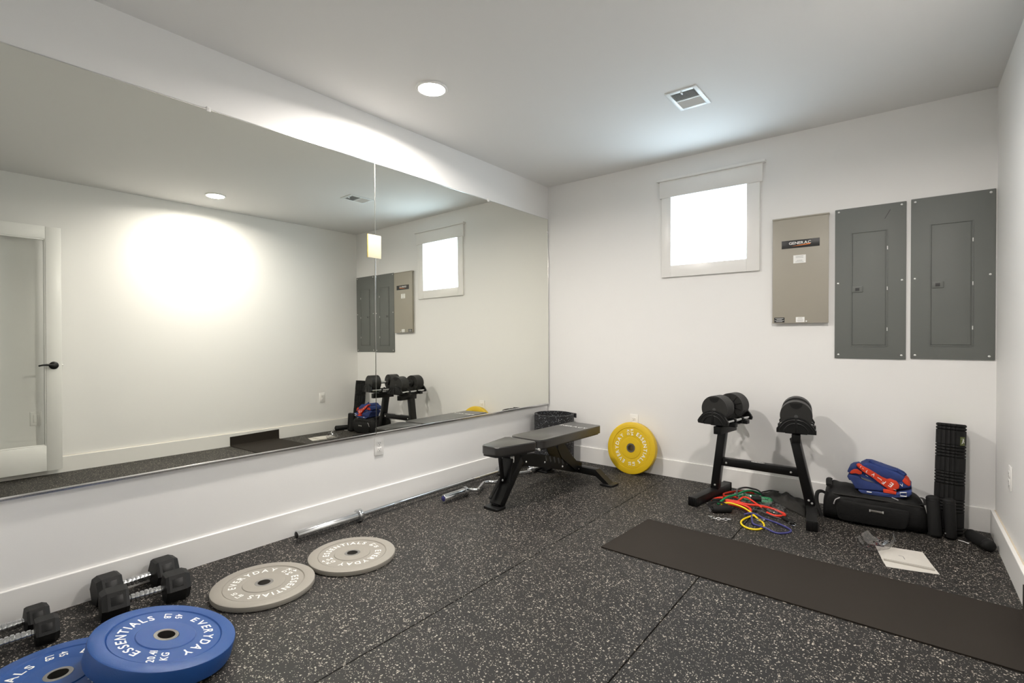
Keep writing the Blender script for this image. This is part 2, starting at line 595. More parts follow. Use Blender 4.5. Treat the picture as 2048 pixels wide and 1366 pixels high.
# window_1
wn = thing('window_1', 'small square window with white craftsman casing, glaring daylight', None, (1.472, 0, 1.952), kind='structure')
L0 = -Vector((1.472, 0, 1.952))
ML = Matrix.Translation(L0)
def wpart(name, mb, mat):
    return mb.build(name, mat, wn)
wpart('head_casing', MB().rbox(1.100, 1.858, -0.024, 0, WZ1 - 0.004, 2.352, 0.002, ML), 'trim_paint')
wpart('cap_moulding', MB().rbox(1.080, 1.878, -0.042, 0, 2.352, 2.371, 0.003, ML), 'trim_paint')
wpart('side_casing', MB().rbox(1.116, WX0, -0.019, 0, 1.588, WZ1 - 0.004, 0.002, ML), 'trim_paint')
wpart('side_casing', MB().rbox(WX1, 1.840, -0.019, 0, 1.588, WZ1 - 0.004, 0.002, ML), 'trim_paint')
wpart('bottom_casing', MB().rbox(WX0, WX1, -0.019, 0, 1.588, WZ0, 0.002, ML), 'trim_paint')
sa = MB()
e_w = 0.032
for (a, b_, c, d) in ((WX0 - e_w, WX0 - 0.001, WZ0 - e_w, WZ1 + e_w), (WX1 + 0.001, WX1 + e_w, WZ0 - e_w, WZ1 + e_w), (WX0 - 0.001, WX1 + 0.001, WZ0 - e_w, WZ0 - 0.001), (WX0 - 0.001, WX1 + 0.001, WZ1 + 0.001, WZ1 + e_w)):
    sa.rbox(a, b_, 0.001, 0.050, c, d, 0.002, ML)
wpart('sash', sa, 'plastic_white')
wpart('pane', MB().box(WX0 - 0.002, WX1 + 0.002, 0.010, 0.014, WZ0 - 0.002, WZ1 + 0.002, ML), 'window_glass')

# door_1: glazed door swung open against the right wall (seen in the mirror)
ang = math.atan(D)
dr = thing('door_1', 'white glazed door swung open flat against the right wall', None, (xr(-2.963, 0.100), -2.963, 0), (0, 0, ang), kind='structure')
DW, DT = 0.96, 0.040        # width (towards -y), thickness (towards +x)
def dpart(name, mb, mat, par=dr):
    return mb.build(name, mat, par)
dz0, dz1 = 0.045, 2.092
dpart('stile', MB().rbox(0, DT, -0.100, 0, dz0, dz1, 0.002), 'door_paint')
dpart('stile', MB().rbox(0, DT, -DW, -DW + 0.100, dz0, dz1, 0.002), 'door_paint')
dpart('top_rail', MB().rbox(0.001, DT - 0.001, -DW + 0.1, -0.1, dz1 - 0.105, dz1, 0.002), 'door_paint')
dpart('bottom_rail', MB().rbox(0.001, DT - 0.001, -DW + 0.1, -0.1, dz0, dz0 + 0.210, 0.002), 'door_paint')
bead = MB()
ga, gb, gc, gd = -DW + 0.1, -0.1, dz0 + 0.21, dz1 - 0.105
for sx in (0.004, DT - 0.012):
    for (a, b_, c, d) in ((ga, ga + 0.01, gc, gd), (gb - 0.01, gb, gc, gd), (ga + 0.01, gb - 0.01, gc, gc + 0.01), (ga + 0.01, gb - 0.01, gd - 0.01, gd)):
        bead.rbox(sx, sx + 0.008, a, b_, c, d, 0.002)
dpart('glazing_bead', bead, 'door_paint')
dpart('pane', MB().box(DT / 2 - 0.003, DT / 2 + 0.003, ga, gb, gc, gd), 'door_glass')
hd = dpart('handle', MB().lathe([(0, 0), (0.030, 0), (0.032, 0.004), (0.026, 0.010), (0.012, 0.014), (0.010, 0.036), (0, 0.038)], 32, T(0, -0.052, 0.925) @ RY(-PI / 2)), 'powder_black')
MB().tube([(-0.032, -0.052, 0.925), (-0.040, -0.062, 0.926), (-0.042, -0.090, 0.930), (-0.042, -0.125, 0.930), (-0.044, -0.152, 0.924)], [0.010] * 5 + [0.0085] * 8 + [0.007] * 8, 10, smooth=5).build('lever', 'powder_black', hd)
dpart('latch', MB().rbox(0.010, 0.030, 0, 0.004, 0.895, 0.955, 0.001).cyl((0.02, 0.004, 0.925), (0.02, 0.012, 0.925), 0.007, 0.004), 'zinc')
hg = MB()
for z in (0.25, 1.05, 1.85):
    hg.cyl((0.046, -DW - 0.006, z), (0.046, -DW - 0.006, z + 0.1), 0.007)
dpart('hinge', hg, 'powder_black')

# =================================================================== WALL AND CEILING THINGS
# mirrors, leaning back slightly on their bottom channel
MT = 0.0095
MZ0, MZ1 = 0.492, 2.217
def mirror(yA, yB, label):
    t = thing('wall_mirror', label, 'mirror', (0.0, (yA + yB) / 2, MZ0), (0, -MT, 0), 'wall mirrors')
    h = (yB - yA) / 2
    Lz = (MZ1 - MZ0)
    gl = MB().box(0.0180, 0.0240, -h, h, 0.0, Lz).build('glass', 'mirror_glass', t)
    MB().rbox(0.0238, 0.0262, -h, h, -0.006, 0.006, 0.0006).rbox(0.0010, 0.0262, -h, h, -0.008, -0.003, 0.0006).build('bottom_channel', 'metal_trim', t)
    MB().rbox(0.0176, 0.0252, -h, h, Lz - 0.0025, Lz + 0.0015, 0.0005).build('top_edge', 'metal_trim', t)
    return t
def mclip(t, y, z):
    MB().rbox(0.016, 0.029, y - 0.010, y + 0.010, z - 0.012, z + 0.012, 0.003).cyl((0.029, y, z + 0.004), (0.0305, y, z + 0.004), 0.004).build('clip', 'plastic_white', t)
m1 = mirror(-1.9585, -0.012, 'frameless wall mirror nearer the window wall, reflecting the window')
m2 = mirror(-3.905, -1.9615, 'frameless wall mirror at the left edge, reflecting the open door')
MB().rbox(0.0172, 0.0256, 0.9715, 0.9745, -0.004, MZ1 - MZ0, 0.0006).build('side_edge', 'metal_trim', m1)
MB().rbox(0.0170, 0.0252, -0.9730, -0.9712, 0, MZ1 - MZ0, 0.0004).build('side_edge', 'metal_trim', m1)
mclip(m1, -0.86 + 0.985, MZ1 - MZ0)
mclip(m1, 0.966, 1.60)
mclip(m2, -2.929 + 2.933, MZ1 - MZ0)

# note stuck over the seam of the mirrors
nt_ = thing('paper_note', 'pale yellow printed note stuck over the seam of the mirrors', 'note', (0.0128, -1.9655, 1.685), (0, -MT, 0))
MB().rbox(0, 0.0016, -0.052, 0.052, -0.074, 0.074, 0.0004).build('sheet', 'note_yellow', nt_)
MB().rbox(0.0002, 0.0019, -0.0535, -0.0465, -0.074, 0.074, 0.0004).build('gummed_edge', 'note_edge', nt_)
tl = MB()
for i in range(5):
    for k in range(3):
        a = -0.040 + k * 0.026 + random.uniform(0, 0.004)
        tl.box(0.0015, 0.00175, a, a + random.uniform(0.014, 0.022), 0.052 - i * 0.0105, 0.054 - i * 0.0105)
tl.box(0.0015, 0.00175, -0.018, 0.022, -0.010, -0.0075).box(0.0015, 0.00175, -0.036, -0.012, -0.040, -0.038).box(0.0015, 0.00175, -0.036, 0.030, -0.047, -0.0455)
tl.build('printed_lines', 'paper_grey', nt_, kind='stuff')

# outlets
def outlet(label, loc, rotz):
    t = thing('wall_outlet', label, 'outlet', loc, (0, 0, rotz), 'white wall outlets')
    # local: plate in XZ, facing -Y
    pl_ = MB().rbox(-0.036, 0.036, -0.006, 0, -0.058, 0.058, 0.003)
    pl_.build('cover_plate', 'plastic_white', t)
    for s in (-1, 1):
        rc = MB().rbox(-0.0165, 0.0165, -0.0085, -0.004, s * 0.0195 - 0.0145, s * 0.0195 + 0.0145, 0.004, seg=3).build('receptacle', 'plastic_white', t)
        sl = MB()
        for dx in (-0.0065, 0.0065):
            sl.box(dx - 0.0011, dx + 0.0011, -0.0088, -0.0080, s * 0.0195 - 0.002, s * 0.0195 + 0.0065)
        sl.cyl((0, -0.0088, s * 0.0195 - 0.008), (0, -0.0080, s * 0.0195 - 0.008), 0.0024, seg=12)
        sl.build('slots', 'slot_dark', rc)
    MB().cyl((0, -0.0075, 0), (0, -0.005, 0), 0.003, seg=12).build('screw', 'zinc', t)
    return t
outlet('white duplex outlet below the mirror seam', (0, -1.922, 0.402), R(90))
outlet('white duplex outlet peeking out above the yellow plate', (0.8775, 0, 0.410), 0)
outlet('white duplex outlet on the right wall near the corner', (xr(-0.515), -0.515, 0.425), R(-90) + ang)
sw_ = thing('light_switch', 'white rocker switch seen through the glass of the open door', 'switch', (xr(-3.115), -3.115, 0.480), (0, 0, R(-90) + ang))
MB().rbox(-0.036, 0.036, -0.006, 0, -0.058, 0.058, 0.003).build('cover_plate', 'plastic_white', sw_)
MB().rbox(-0.0165, 0.0165, -0.010, -0.004, -0.033, 0.033, 0.003).build('rocker', 'plastic_white', sw_)

# ceiling lamps
def ceiling_light(label, x, y, watts):
    t = thing('ceiling_light', label, 'ceiling light', (x, y, H), group='recessed ceiling lights')
    MB().lathe([(0.074, 0), (0.090, 0), (0.090, -0.004), (0.086, -0.009), (0.076, -0.010), (0.074, -0.006)], 64, closed=True).build('trim_ring', 'plastic_white', t)
    MB().lathe([(0, -0.002), (0.0755, -0.002), (0.0755, -0.0075), (0.05, -0.0085), (0, -0.009)], 64).build('lens', 'lamp_lens', t)
    la = bpy.data.lights.new('lamp_light', 'AREA')
    la.shape = 'DISK'
    la.size = 0.146
    la.energy = watts
    la.spread = R(166)
    la.color = (1.0, 0.935, 0.87)
    lo = bpy.data.objects.new('lamp_light', la)
    lo.location = (0, 0, -0.0105)
    lo.parent = t
    COL.objects.link(lo)
    return t
ceiling_light('glowing round ceiling light above the mirror wall', 0.557, -1.973, LAMP * 1.03)
ceiling_light('glowing round ceiling light seen only in the mirror', 2.565, -1.911, LAMP * 0.76)

# ceiling vent
vt = thing('ceiling_vent', 'white two-way ceiling air register with dark louvres', 'air vent', (1.656, -0.952, H))
hx, hy, ix, iy = 0.092, 0.132, 0.0685, 0.105
fr = MB()
for (a, b_, c, d) in ((-hx, -ix, -hy, hy), (ix, hx, -hy, hy), (-ix, ix, -hy, -iy), (-ix, ix, iy, hy)):
    fr.rbox(a, b_, c, d, -0.007, 0.0, 0.002)
fr.build('frame', 'vent_white', vt)
MB().rbox(-ix, ix, -0.004, 0.004, -0.007, -0.001, 0.001).build('divider', 'vent_white', vt)
MB().box(-ix, ix, -iy, iy, -0.0008, -0.0002).build('duct', 'duct_dark', vt)
def slats(y0_, y1_, tilt, n):
    first = None
    for i in range(n):
        y = y0_ + (y1_ - y0_) * (i + 0.5) / n
        if first is None:
            first = MB().box(-ix, ix, -0.0042, 0.0042, -0.0004, 0.0004).build('louvre', 'vent_white', vt, (0, y, -0.0042), (tilt, 0, 0))
        else:
            dup(first, (0, y, -0.0042), (tilt, 0, 0), vt)
slats(-iy + 0.002, -0.005, R(38), 11)
slats(0.005, iy - 0.002, R(-38), 11)
for y in (-0.119, 0.119):
    MB().cyl((0, y, -0.0068), (0, y, -0.0085), 0.004, seg=12).build('screw', 'steel_dark', vt)
MB().rbox(-0.006, 0.002, -0.112, -0.088, -0.014, -0.006, 0.001).build('damper_lever', 'vent_white', vt)

# electrical panels
def breaker_panel(label, x0, x1, z0, z1, d0, d1, e0, e1, hingex, hz, latch, screws):
    cx = (x0 + x1) / 2
    t = thing('breaker_panel', label, 'electrical panel', (cx, 0, z0), group='grey breaker panels')
    w = (x1 - x0) / 2
    h = z1 - z0
    MB().rbox(-w, w, -0.010, 0, 0, h, 0.003).build('cover', 'panel_grey', t)
    a, b_, c, d = d0 - cx, d1 - cx, e0 - z0, e1 - z0
    gr = MB()
    for (p, q, r_, s) in ((a, a + 0.006, c, d), (b_ - 0.006, b_, c, d), (a + 0.006, b_ - 0.006, c, c + 0.006), (a + 0.006, b_ - 0.006, d - 0.006, d)):
        gr.rbox(p, q, -0.0135, -0.008, r_, s, 0.0015)
    gr.build('door_frame', 'panel_grey', t)
    do = MB().rbox(a + 0.009, b_ - 0.012, -0.0150, -0.009, c + 0.009, d - 0.009, 0.002).build('door', 'panel_grey', t)
    la = MB().rbox(latch[0] - cx, latch[1] - cx, -0.0195, -0.0145, latch[2] - z0, latch[3] - z0, 0.0015).build('latch', 'panel_grey', do)
    mx_ = (latch[0] + latch[1]) / 2 - cx
    mz = (latch[2] + latch[3]) / 2 - z0
    MB().rbox(mx_ - 0.011, mx_ + 0.011, -0.0203, -0.0185, mz - 0.010, mz + 0.010, 0.001).build('latch_grip', 'slot_dark', do)
    hi = None
    for z in hz:
        if hi is None:
            hi = MB().cyl((0, 0, -0.011), (0, 0, 0.011), 0.0028, seg=10).build('hinge', 'zinc', t, (hingex - cx, -0.0135, z - z0))
        else:
            dup(hi, (hingex - cx, -0.0135, z - z0), None, t)
    sc = None
    for (x, z) in screws:
        if sc is None:
            sc = MB().lathe([(0, 0.0045), (0.0035, 0.004), (0.0062, 0.0018), (0.0065, 0), (0, 0)], 16, RX(PI / 2)).build('screw', 'zinc', t, (x - cx, -0.010, z - z0))
        else:
            dup(sc, (x - cx, -0.010, z - z0), None, t)
    return t
breaker_panel('dark grey breaker panel in the corner by the right wall', 2.688, 3.0646, 0.980, 1.950, 2.777, 2.972, 1.056, 1.786, 2.969, (1.672, 1.421, 1.165), (2.787, 2.841, 1.403, 1.441),
              [(2.708, 1.930), (3.043, 1.931), (2.708, 1.465), (3.043, 1.467), (2.710, 1.001), (3.040, 1.001)])
mp = breaker_panel('dark grey breaker panel between the beige box and the corner panel', 2.2955, 2.6663, 0.974, 1.9455, 2.3845, 2.5755, 1.0515, 1.785, 2.5735, (1.669, 1.416, 1.161), (2.391, 2.447, 1.399, 1.437),
              [(2.316, 1.927), (2.643, 1.927), (2.314, 1.462), (2.646, 1.463), (2.317, 0.997), (2.645, 0.998)])
MB().box(-0.0016, 0.0016, -0.0104, -0.0098, -0.030, 0.030, RY(R(28))).build('scratch', 'slot_dark', mp, (0.092, 0, 0.905))

tb = thing('transfer_switch', 'beige metal power transfer box beside the window', 'electrical box', (2.0955, 0, 1.207))
MB().rbox(-0.160, 0.160, -0.024, 0, 0.004, 0.716, 0.002).build('body', 'panel_beige', tb)
cv = MB().rbox(-0.1675, 0.1675, -0.032, -0.024, 0.0, 0.716, 0.002).build('cover', 'panel_beige', tb)
MB().rbox(-0.1695, 0.1695, -0.036, 0, 0.716, 0.7265, 0.002).build('top_flange', 'panel_beige', tb)
lb = MB().rbox(-0.111, 0.116, -0.0330, -0.0318, 0.513, 0.567, 0.0004).build('nameplate', 'label_black', cv)
tx = MB()
line_text(tx, 'GENERAC', 0.0255, T(0.000, -0.0334, 0.5470) @ RX(PI / 2), 0.09, 1.12)
tx.build('lettering', 'print_white', lb)
MB().prism([(-0.052, 0.5265), (0.0, 0.5275), (0.060, 0.5315), (0.063, 0.5345), (0.062, 0.5385), (0.0, 0.5315)], 0.0331, 0.0335, RX(PI / 2)).build('swoosh', 'orange', lb)
def sticker(name, x0, x1, z0, z1, mat, lmat, rows):
    s_ = MB().box(x0, x1, -0.0326, -0.0318, z0, z1).build(name, mat, cv)
    q = MB()
    n = len(rows)
    for i, f in enumerate(rows):
        z = z1 - (z1 - z0) * (i + 0.9) / (n + 0.8)
        c = (x0 + x1) / 2
        hw = (x1 - x0) * 0.5 * f
        if f > 0:
            q.box(c - hw, c + hw, -0.0329, -0.0325, z - 0.0011, z + 0.0011)
    q.build('printed_lines', lmat, s_, kind='stuff')
sticker('sticker', -0.0390, 0.0355, 0.409, 0.463, 'label_white', 'print_grey', (0.62, 0.62, 0.0, 0.45, 0.65))
sticker('sticker', -0.1560, -0.0915, 0.006, 0.040, 'label_black', 'print_white', (0.8, 0.5, 0.9, 0.6))
sticker('sticker', -0.0225, 0.0295, 0.006, 0.041, 'label_white', 'paper_grey', (0.5, 0.65, 0.7, 0.6))
MB().cyl((0, -0.031, 0), (0, -0.041, 0), 0.0055, seg=16).build('screw_knob', 'zinc', cv, (0.0415, 0, 0.012))

# =================================================================== WEIGHT PLATES
PR = 0.209
def plate_mesh(t):
    def half(s):
        return [(0.037, s * (t / 2)), (0.085, s * (t / 2)), (0.0875, s * (t / 2 - 0.0028)), (0.0905, s * (t / 2 - 0.0022)), (0.160, s * (t / 2 - 0.0020)), (0.1628, s * (t / 2 - 0.0042)), (0.1655, s * (t / 2)),
                (0.203, s * (t / 2)), (PR - 0.0012, s * (t / 2 - 0.0025)), (PR, s * (t / 2 - 0.006))]
    tp = half(1)
    bt = half(-1)
    return MB().lathe(tp + bt[::-1], 96, T(0, 0, t / 2), closed=True)
def bumper(label, mat, t, lb, kg, loc, rotm, group=None):
    o = thing('weight_plate', label, 'weight plate', group=group)
    o.matrix_world = T(*loc) @ rotm
    plate_mesh(t).build('disc', mat, o)
    MB().lathe([(0.0255, t / 2 + 0.0004), (0.0362, t / 2 + 0.0004), (0.037, t / 2 - 0.001), (0.037, -t / 2 + 0.001), (0.0362, -t / 2 - 0.0001), (0.0255, -t / 2 - 0.0001)], 48, T(0, 0, t / 2), closed=True).build('bushing', 'steel_dark', o)
    zt = t - 0.0016
    a = MB()
    arc_text(a, 'EVERYDAY', 0.041, 0.1255, PI / 2, T(0, 0, zt))
    a.build('lettering', 'print_white', o)
    a = MB()
    arc_text(a, 'ESSENTIALS', 0.041, 0.1255, -PI / 2, T(0, 0, zt))
    a.build('lettering', 'print_white', o)
    a = MB()
    line_text(a, lb, 0.030, T(-0.125, 0.017, zt))
    line_text(a, 'LB', 0.030, T(-0.125, -0.017, zt))
    a.build('lettering', 'print_white', o)
    a = MB()
    M2 = RZ(PI)
    line_text(a, kg, 0.030, M2 @ T(-0.125, 0.017, zt))
    line_text(a, 'KG', 0.030, M2 @ T(-0.125, -0.017, zt))
    a.build('lettering', 'print_white', o)
    return o
def spin(deg):        # EVERYDAY word sits at this bearing
    return RZ(R(deg - 90))
bumper('thin grey weight plate closer to the dumbbells', 'rubber_grey', 0.025, '10', '4.54', (0.474, -2.884, 0.0), spin(189), 'thin grey plates on the floor')
bumper('thin grey weight plate lying beside the barbell end', 'rubber_grey', 0.025, '10', '4.54', (0.509, -2.461, 0.0), spin(-4), 'thin grey plates on the floor')
TB = 0.062
bumper('blue weight plate lying flat, half hidden under the other blue one', 'rubber_blue', TB, '45', '20.41', (0.645, -3.597, 0.0), spin(82), 'thick blue plates')
AL = R(14.0)
dh = Vector((0.45, 0.89, 0)).normalized()
axis = Vector((-dh.y, dh.x, 0))            # tip the plate down towards dh
tilt = Matrix.Rotation(AL, 4, axis)
nrm = tilt @ Vector((0, 0, 1))
ctr_top = Vector((0.765, -3.345, 0.1125))
bumper('blue weight plate tilted on top of another blue plate', 'rubber_blue', TB, '45', '20.41', tuple(ctr_top - nrm * TB), tilt @ spin(63), 'thick blue plates')
LEAN = R(80.9)
ny = RX(LEAN) @ Vector((0, 0, 1))
bumper('yellow weight plate leaning on its edge against the window wall', 'rubber_yellow', 0.050, '25', '11.34', tuple(Vector((0.899, -0.111, 0.2075)) - ny * 0.050), RX(LEAN) @ spin(187))

# =================================================================== HEX DUMBBELLS
def hex_dumbbell(name_label, cx, cy, ang_, flat, hl, gap, hr):
    """axis along local Y, hex flats across = flat"""
    t = thing('hex_dumbbell', name_label, 'dumbbell', (cx, cy, 0), (0, 0, ang_), 'rubber hex dumbbells')
    rv = flat / math.sqrt(3)
    def head(s):
        ye = s * (gap / 2)
        prof = [(rv * 0.55, 0.0), (rv * 0.93, 0.002), (rv, hl * 0.14), (rv, hl * 0.80), (rv * 0.86, hl), (0, hl)]
        mb = MB().lathe([(0, 0)] + prof, 6, T(0, ye, flat / 2) @ RX(-s * PI / 2))
        return mb
    for s in (-1, 1):
        h_ = head(s).build('head', 'hex_rubber', t, angle=15)
        # raised number panel on the two upper facets
        for fa in (-1, 1):
            M_ = T(0, s * (gap / 2 + hl * 0.47), flat / 2) @ RY(fa * R(60) if flat else 0) @ T(0, 0, flat / 2)
            MB().rbox(-flat * 0.15, flat * 0.15, -hl * 0.22, hl * 0.22, -0.001, 0.0008, 0.0006, M_).build('number_panel', 'plastic_black', h_)
    p = gap / 2
    hp = [(0, -p - 0.01), (0.0125, -p - 0.01), (0.0125, -p + 0.008)]
    for k in range(-3, 4):
        zc = k * p * 0.255
        rr_ = 0.0178 - 0.0007 * abs(k)
        hp += [(0.0138, zc - p * 0.115), (rr_, zc - p * 0.085), (rr_ + 0.0004, zc), (rr_, zc + p * 0.085), (0.0138, zc + p * 0.115)]
    hp += [(0.0125, p - 0.008), (0.0125, p + 0.01), (0, p + 0.01)]
    MB().lathe(hp, 24, T(0, 0, flat / 2) @ RX(-PI / 2)).build('handle', 'chrome', t)
    return t
hex_dumbbell('larger black hex dumbbell close against the baseboard', 0.0835, -3.247, R(2), 0.112, 0.088, 0.118, 0.06)
hex_dumbbell('larger black hex dumbbell beside the tilted blue plate', 0.262, -3.262, R(-6), 0.112, 0.088, 0.118, 0.06)
hex_dumbbell('smaller black hex dumbbell at the left edge nearer the wall', 0.122, -3.660, R(2), 0.086, 0.066, 0.112, 0.05)
hex_dumbbell('smaller black hex dumbbell at the left edge nearer the blue plates', 0.246, -3.652, R(-3), 0.086, 0.066, 0.112, 0.05)

# =================================================================== BARS
bb = thing('barbell', 'long straight chrome barbell lying along the baseboard', 'barbell', (0.106, -1.485, 0.0375))
for s in (-1, 1):
    MB().lathe([(0, 1.052), (0.0235, 1.052), (0.025, 1.050), (0.025, 0.665), (0, 0.665)], 32, RX(-s * PI / 2)).build('sleeve', 'chrome', bb)
    MB().lathe([(0, 0.672), (0.036, 0.672), (0.0375, 0.670), (0.0375, 0.647), (0.036, 0.645), (0.020, 0.640), (0, 0.640)], 32, RX(-s * PI / 2)).build('collar', 'chrome', bb)
    MB().lathe([(0.0, 1.0535), (0.017, 1.0535), (0.019, 1.0520), (0, 1.0515)], 24, RX(-s * PI / 2)).build('end_cap', 'plastic_black', bb)
    MB().lathe([(0.0138, 0.34), (0.0148, 0.335), (0.0148, 0.40), (0.0138, 0.405)], 24, RX(-s * PI / 2), closed=True).build('ring_mark', 'chrome', bb)
MB().cyl((0, -0.66, 0), (0, 0.66, 0), 0.0140, seg=24).build('shaft', 'chrome', bb)

ez = thing('curl_bar', 'short zigzag chrome curl bar reaching under the bench', 'curl bar', (0.262, -1.0, 0.0))
ezp = [(0.0, -0.372), (0.006, -0.330), (0.052, -0.322), (0.040, -0.285), (-0.018, -0.195), (-0.040, -0.130), (-0.020, -0.095), (0.014, -0.070), (0.018, 0.0), (0.014, 0.07), (-0.020, 0.095), (-0.040, 0.130), (-0.018, 0.195), (0.040, 0.285), (0.052, 0.322), (0.006, 0.330), (0.0, 0.372)]
ezp = [(0.0, -0.385), (0.002, -0.345), (0.030, -0.325), (0.040, -0.300), (-0.030, -0.170), (-0.035, -0.135), (-0.020, -0.110), (0.014, -0.085), (0.016, 0.0), (0.014, 0.085), (-0.020, 0.110), (-0.035, 0.135), (-0.030, 0.170), (0.040, 0.300), (0.030, 0.325), (0.002, 0.345), (0.0, 0.385)]
MB().tube([(x, y, 0.0335) for x, y in ezp], 0.0125, 14, smooth=6).build('shaft', 'chrome', ez)
for s in (-1, 1):
    MB().lathe([(0, 0.600), (0.0235, 0.600), (0.025, 0.598), (0.025, 0.392), (0, 0.392)], 32, T(0, 0, 0.0335) @ RX(-s * PI / 2)).build('sleeve', 'chrome', ez)
    MB().lathe([(0, 0.402), (0.0325, 0.402), (0.0335, 0.400), (0.0335, 0.384), (0.020, 0.378), (0, 0.378)], 32, T(0, 0, 0.0335) @ RX(-s * PI / 2)).build('collar', 'chrome', ez)
    MB().lathe([(0, 0.6015), (0.016, 0.6015), (0.018, 0.600), (0, 0.599)], 24, T(0, 0, 0.0335) @ RX(-s * PI / 2)).build('end_cap', 'band_purple', ez)

# =================================================================== BENCH
bn = thing('weight_bench', 'black adjustable weight bench with vinyl pads', 'weight bench', (0.605, -1.0, 0), (0, 0, R(-2)))
def rounded(poly, r, n=5):
    out = []
    k = len(poly)
    for i in range(k):
        p, a, c = Vector(poly[i]), Vector(poly[i - 1]), Vector(poly[(i + 1) % k])
        u, w = (a - p).normalized(), (c - p).normalized()
        s, e = p + u * r, p + w * r
        for j in range(n + 1):
            t = j / n
            q = s * (1 - t) ** 2 + p * 2 * t * (1 - t) + e * t * t
            out.append((q.x, q.y))
    return out
seat_o = rounded([(-0.066, -0.512), (0.066, -0.512), (0.134, -0.185), (-0.134, -0.185)], 0.022)
back_o = rounded([(-0.110, -0.158), (0.110, -0.158), (0.138, -0.118), (0.138, 0.642), (-0.138, 0.642), (-0.138, -0.118)], 0.028)
for nm, ol in (('seat_pad', seat_o), ('back_pad', back_o)):
    pd = MB().soft(ol, 0.352, 0.410, 0.010, seg=4).build(nm, 'vinyl_black', bn, angle=50)
    c = Vector((sum(p[0] for p in ol) / len(ol), sum(p[1] for p in ol) / len(ol)))
    MB().tube([(c.x + (x - c.x) * 0.992, c.y + (y - c.y) * 0.996, 0.4035) for x, y in ol], 0.0024, 6, closed=True).build('piping', 'vinyl_black', pd)
    MB().prism([(c.x + (x - c.x) * 0.94, c.y + (y - c.y) * 0.97) for x, y in ol], 0.343, 0.353).build('pad_board', 'powder_black', pd)
    if nm == 'back_pad':
        tx = MB()
        line_text(tx, 'INERACY', 0.044, T(0.0, 0.455, 0.4106), 0.07, 1.35)
        tx.build('lettering', 'print_white', pd)
YZ = Matrix(((0, 0, 1, 0), (1, 0, 0, 0), (0, 1, 0, 0), (0, 0, 0, 1)))    # prism xy -> world yz, z -> x
MB().prism([(-0.255, 0.318), (-0.10, 0.300), (0.10, 0.250), (0.50, 0.128), (0.505, 0.062), (0.40, 0.070), (0.10, 0.158), (-0.205, 0.236)], -0.048, 0.048, YZ).build('main_beam', 'frame_black', bn, angle=20)
nm_ = None
for k in range(6):
    nx = MB().rbox(0.046, 0.0505, -0.0075, 0.0075, -0.022, 0.022, 0.004).build('ladder_notch', 'slot_dark', bn, (0, 0.030 + k * 0.052, 0.246 - k * 0.0155), (R(20), 0, 0)) if nm_ is None else dup(nm_, (0, 0.030 + k * 0.052, 0.246 - k * 0.0155), (R(20), 0, 0), bn)
    nm_ = nm_ or nx
MB().bar((0, -0.225, 0.290), (0, -0.440, 0.018), 0.095, 0.050, (0, 1, 0), 0.004).build('front_leg', 'frame_black', bn)
MB().bar((0, -0.262, 0.200), (0, -0.452, 0.020), 0.052, 0.006, (0, 1, 0), 0.001).build('leg_channel', 'powder_black', bn)
MB().soft(rounded([(-0.062, -0.505), (0.062, -0.505), (0.062, -0.410), (-0.062, -0.410)], 0.015), 0.0, 0.016, 0.004).build('foot', 'plastic_black', bn)
MB().cyl((-0.030, -0.372, 0.165), (-0.030, -0.470, 0.062), 0.011, seg=16).build('transport_handle', 'foam_black', bn)
MB().prism([(-0.400, 0.345), (-0.175, 0.345), (-0.190, 0.270), (-0.270, 0.225), (-0.345, 0.120), (-0.365, 0.135), (-0.330, 0.300)], -0.046, 0.046, YZ).build('seat_bracket', 'frame_black', bn, angle=20)
MB().bar((-0.005, -0.405, 0.348), (-0.005, -0.372, 0.150), 0.020, 0.022, (0, 1, 0), 0.002).build('seat_strut', 'frame_black', bn)
MB().rbox(-0.045, 0.045, -0.10, 0.50, 0.318, 0.346, 0.004).build('back_rail', 'frame_black', bn)
MB().prism([(0.165, 0.330), (0.205, 0.345), (0.240, 0.330), (0.330, 0.225), (0.455, 0.125), (0.440, 0.095), (0.400, 0.090), (0.215, 0.215), (0.165, 0.290)], 0.050, 0.058, YZ).build('support_arm', 'powder_black', bn, angle=20)
MB().prism([(0.165, 0.330), (0.205, 0.345), (0.240, 0.330), (0.330, 0.225), (0.455, 0.125), (0.440, 0.095), (0.400, 0.090), (0.215, 0.215), (0.165, 0.290)], -0.058, -0.050, YZ).build('support_arm', 'powder_black', bn, angle=20)
MB().cyl((-0.085, 0.435, 0.108), (0.085, 0.435, 0.108), 0.011, seg=16).build('locking_rod', 'frame_black', bn)
MB().rbox(-0.200, 0.200, 0.455, 0.520, 0.055, 0.105, 0.003).build('rear_crossbar', 'frame_black', bn)
for s in (-1, 1):
    MB().prism([(0.195, 0.105), (0.200, 0.055), (0.270, 0.010), (0.320, 0.010)], -0.032, 0.033, T(0, 0.4875, 0) @ Matrix(((s, 0, 0, 0), (0, 0, 1, 0), (0, 1, 0, 0), (0, 0, 0, 1)))).build('rear_leg', 'frame_black', bn, angle=20)
    x0, x1 = (0.245, 0.350) if s > 0 else (-0.350, -0.245)
    MB().soft(rounded([(x0, 0.430), (x1, 0.430), (x1, 0.550), (x0, 0.550)], 0.018), 0.0, 0.014, 0.004).build('foot', 'plastic_black', bn)
bolt = None
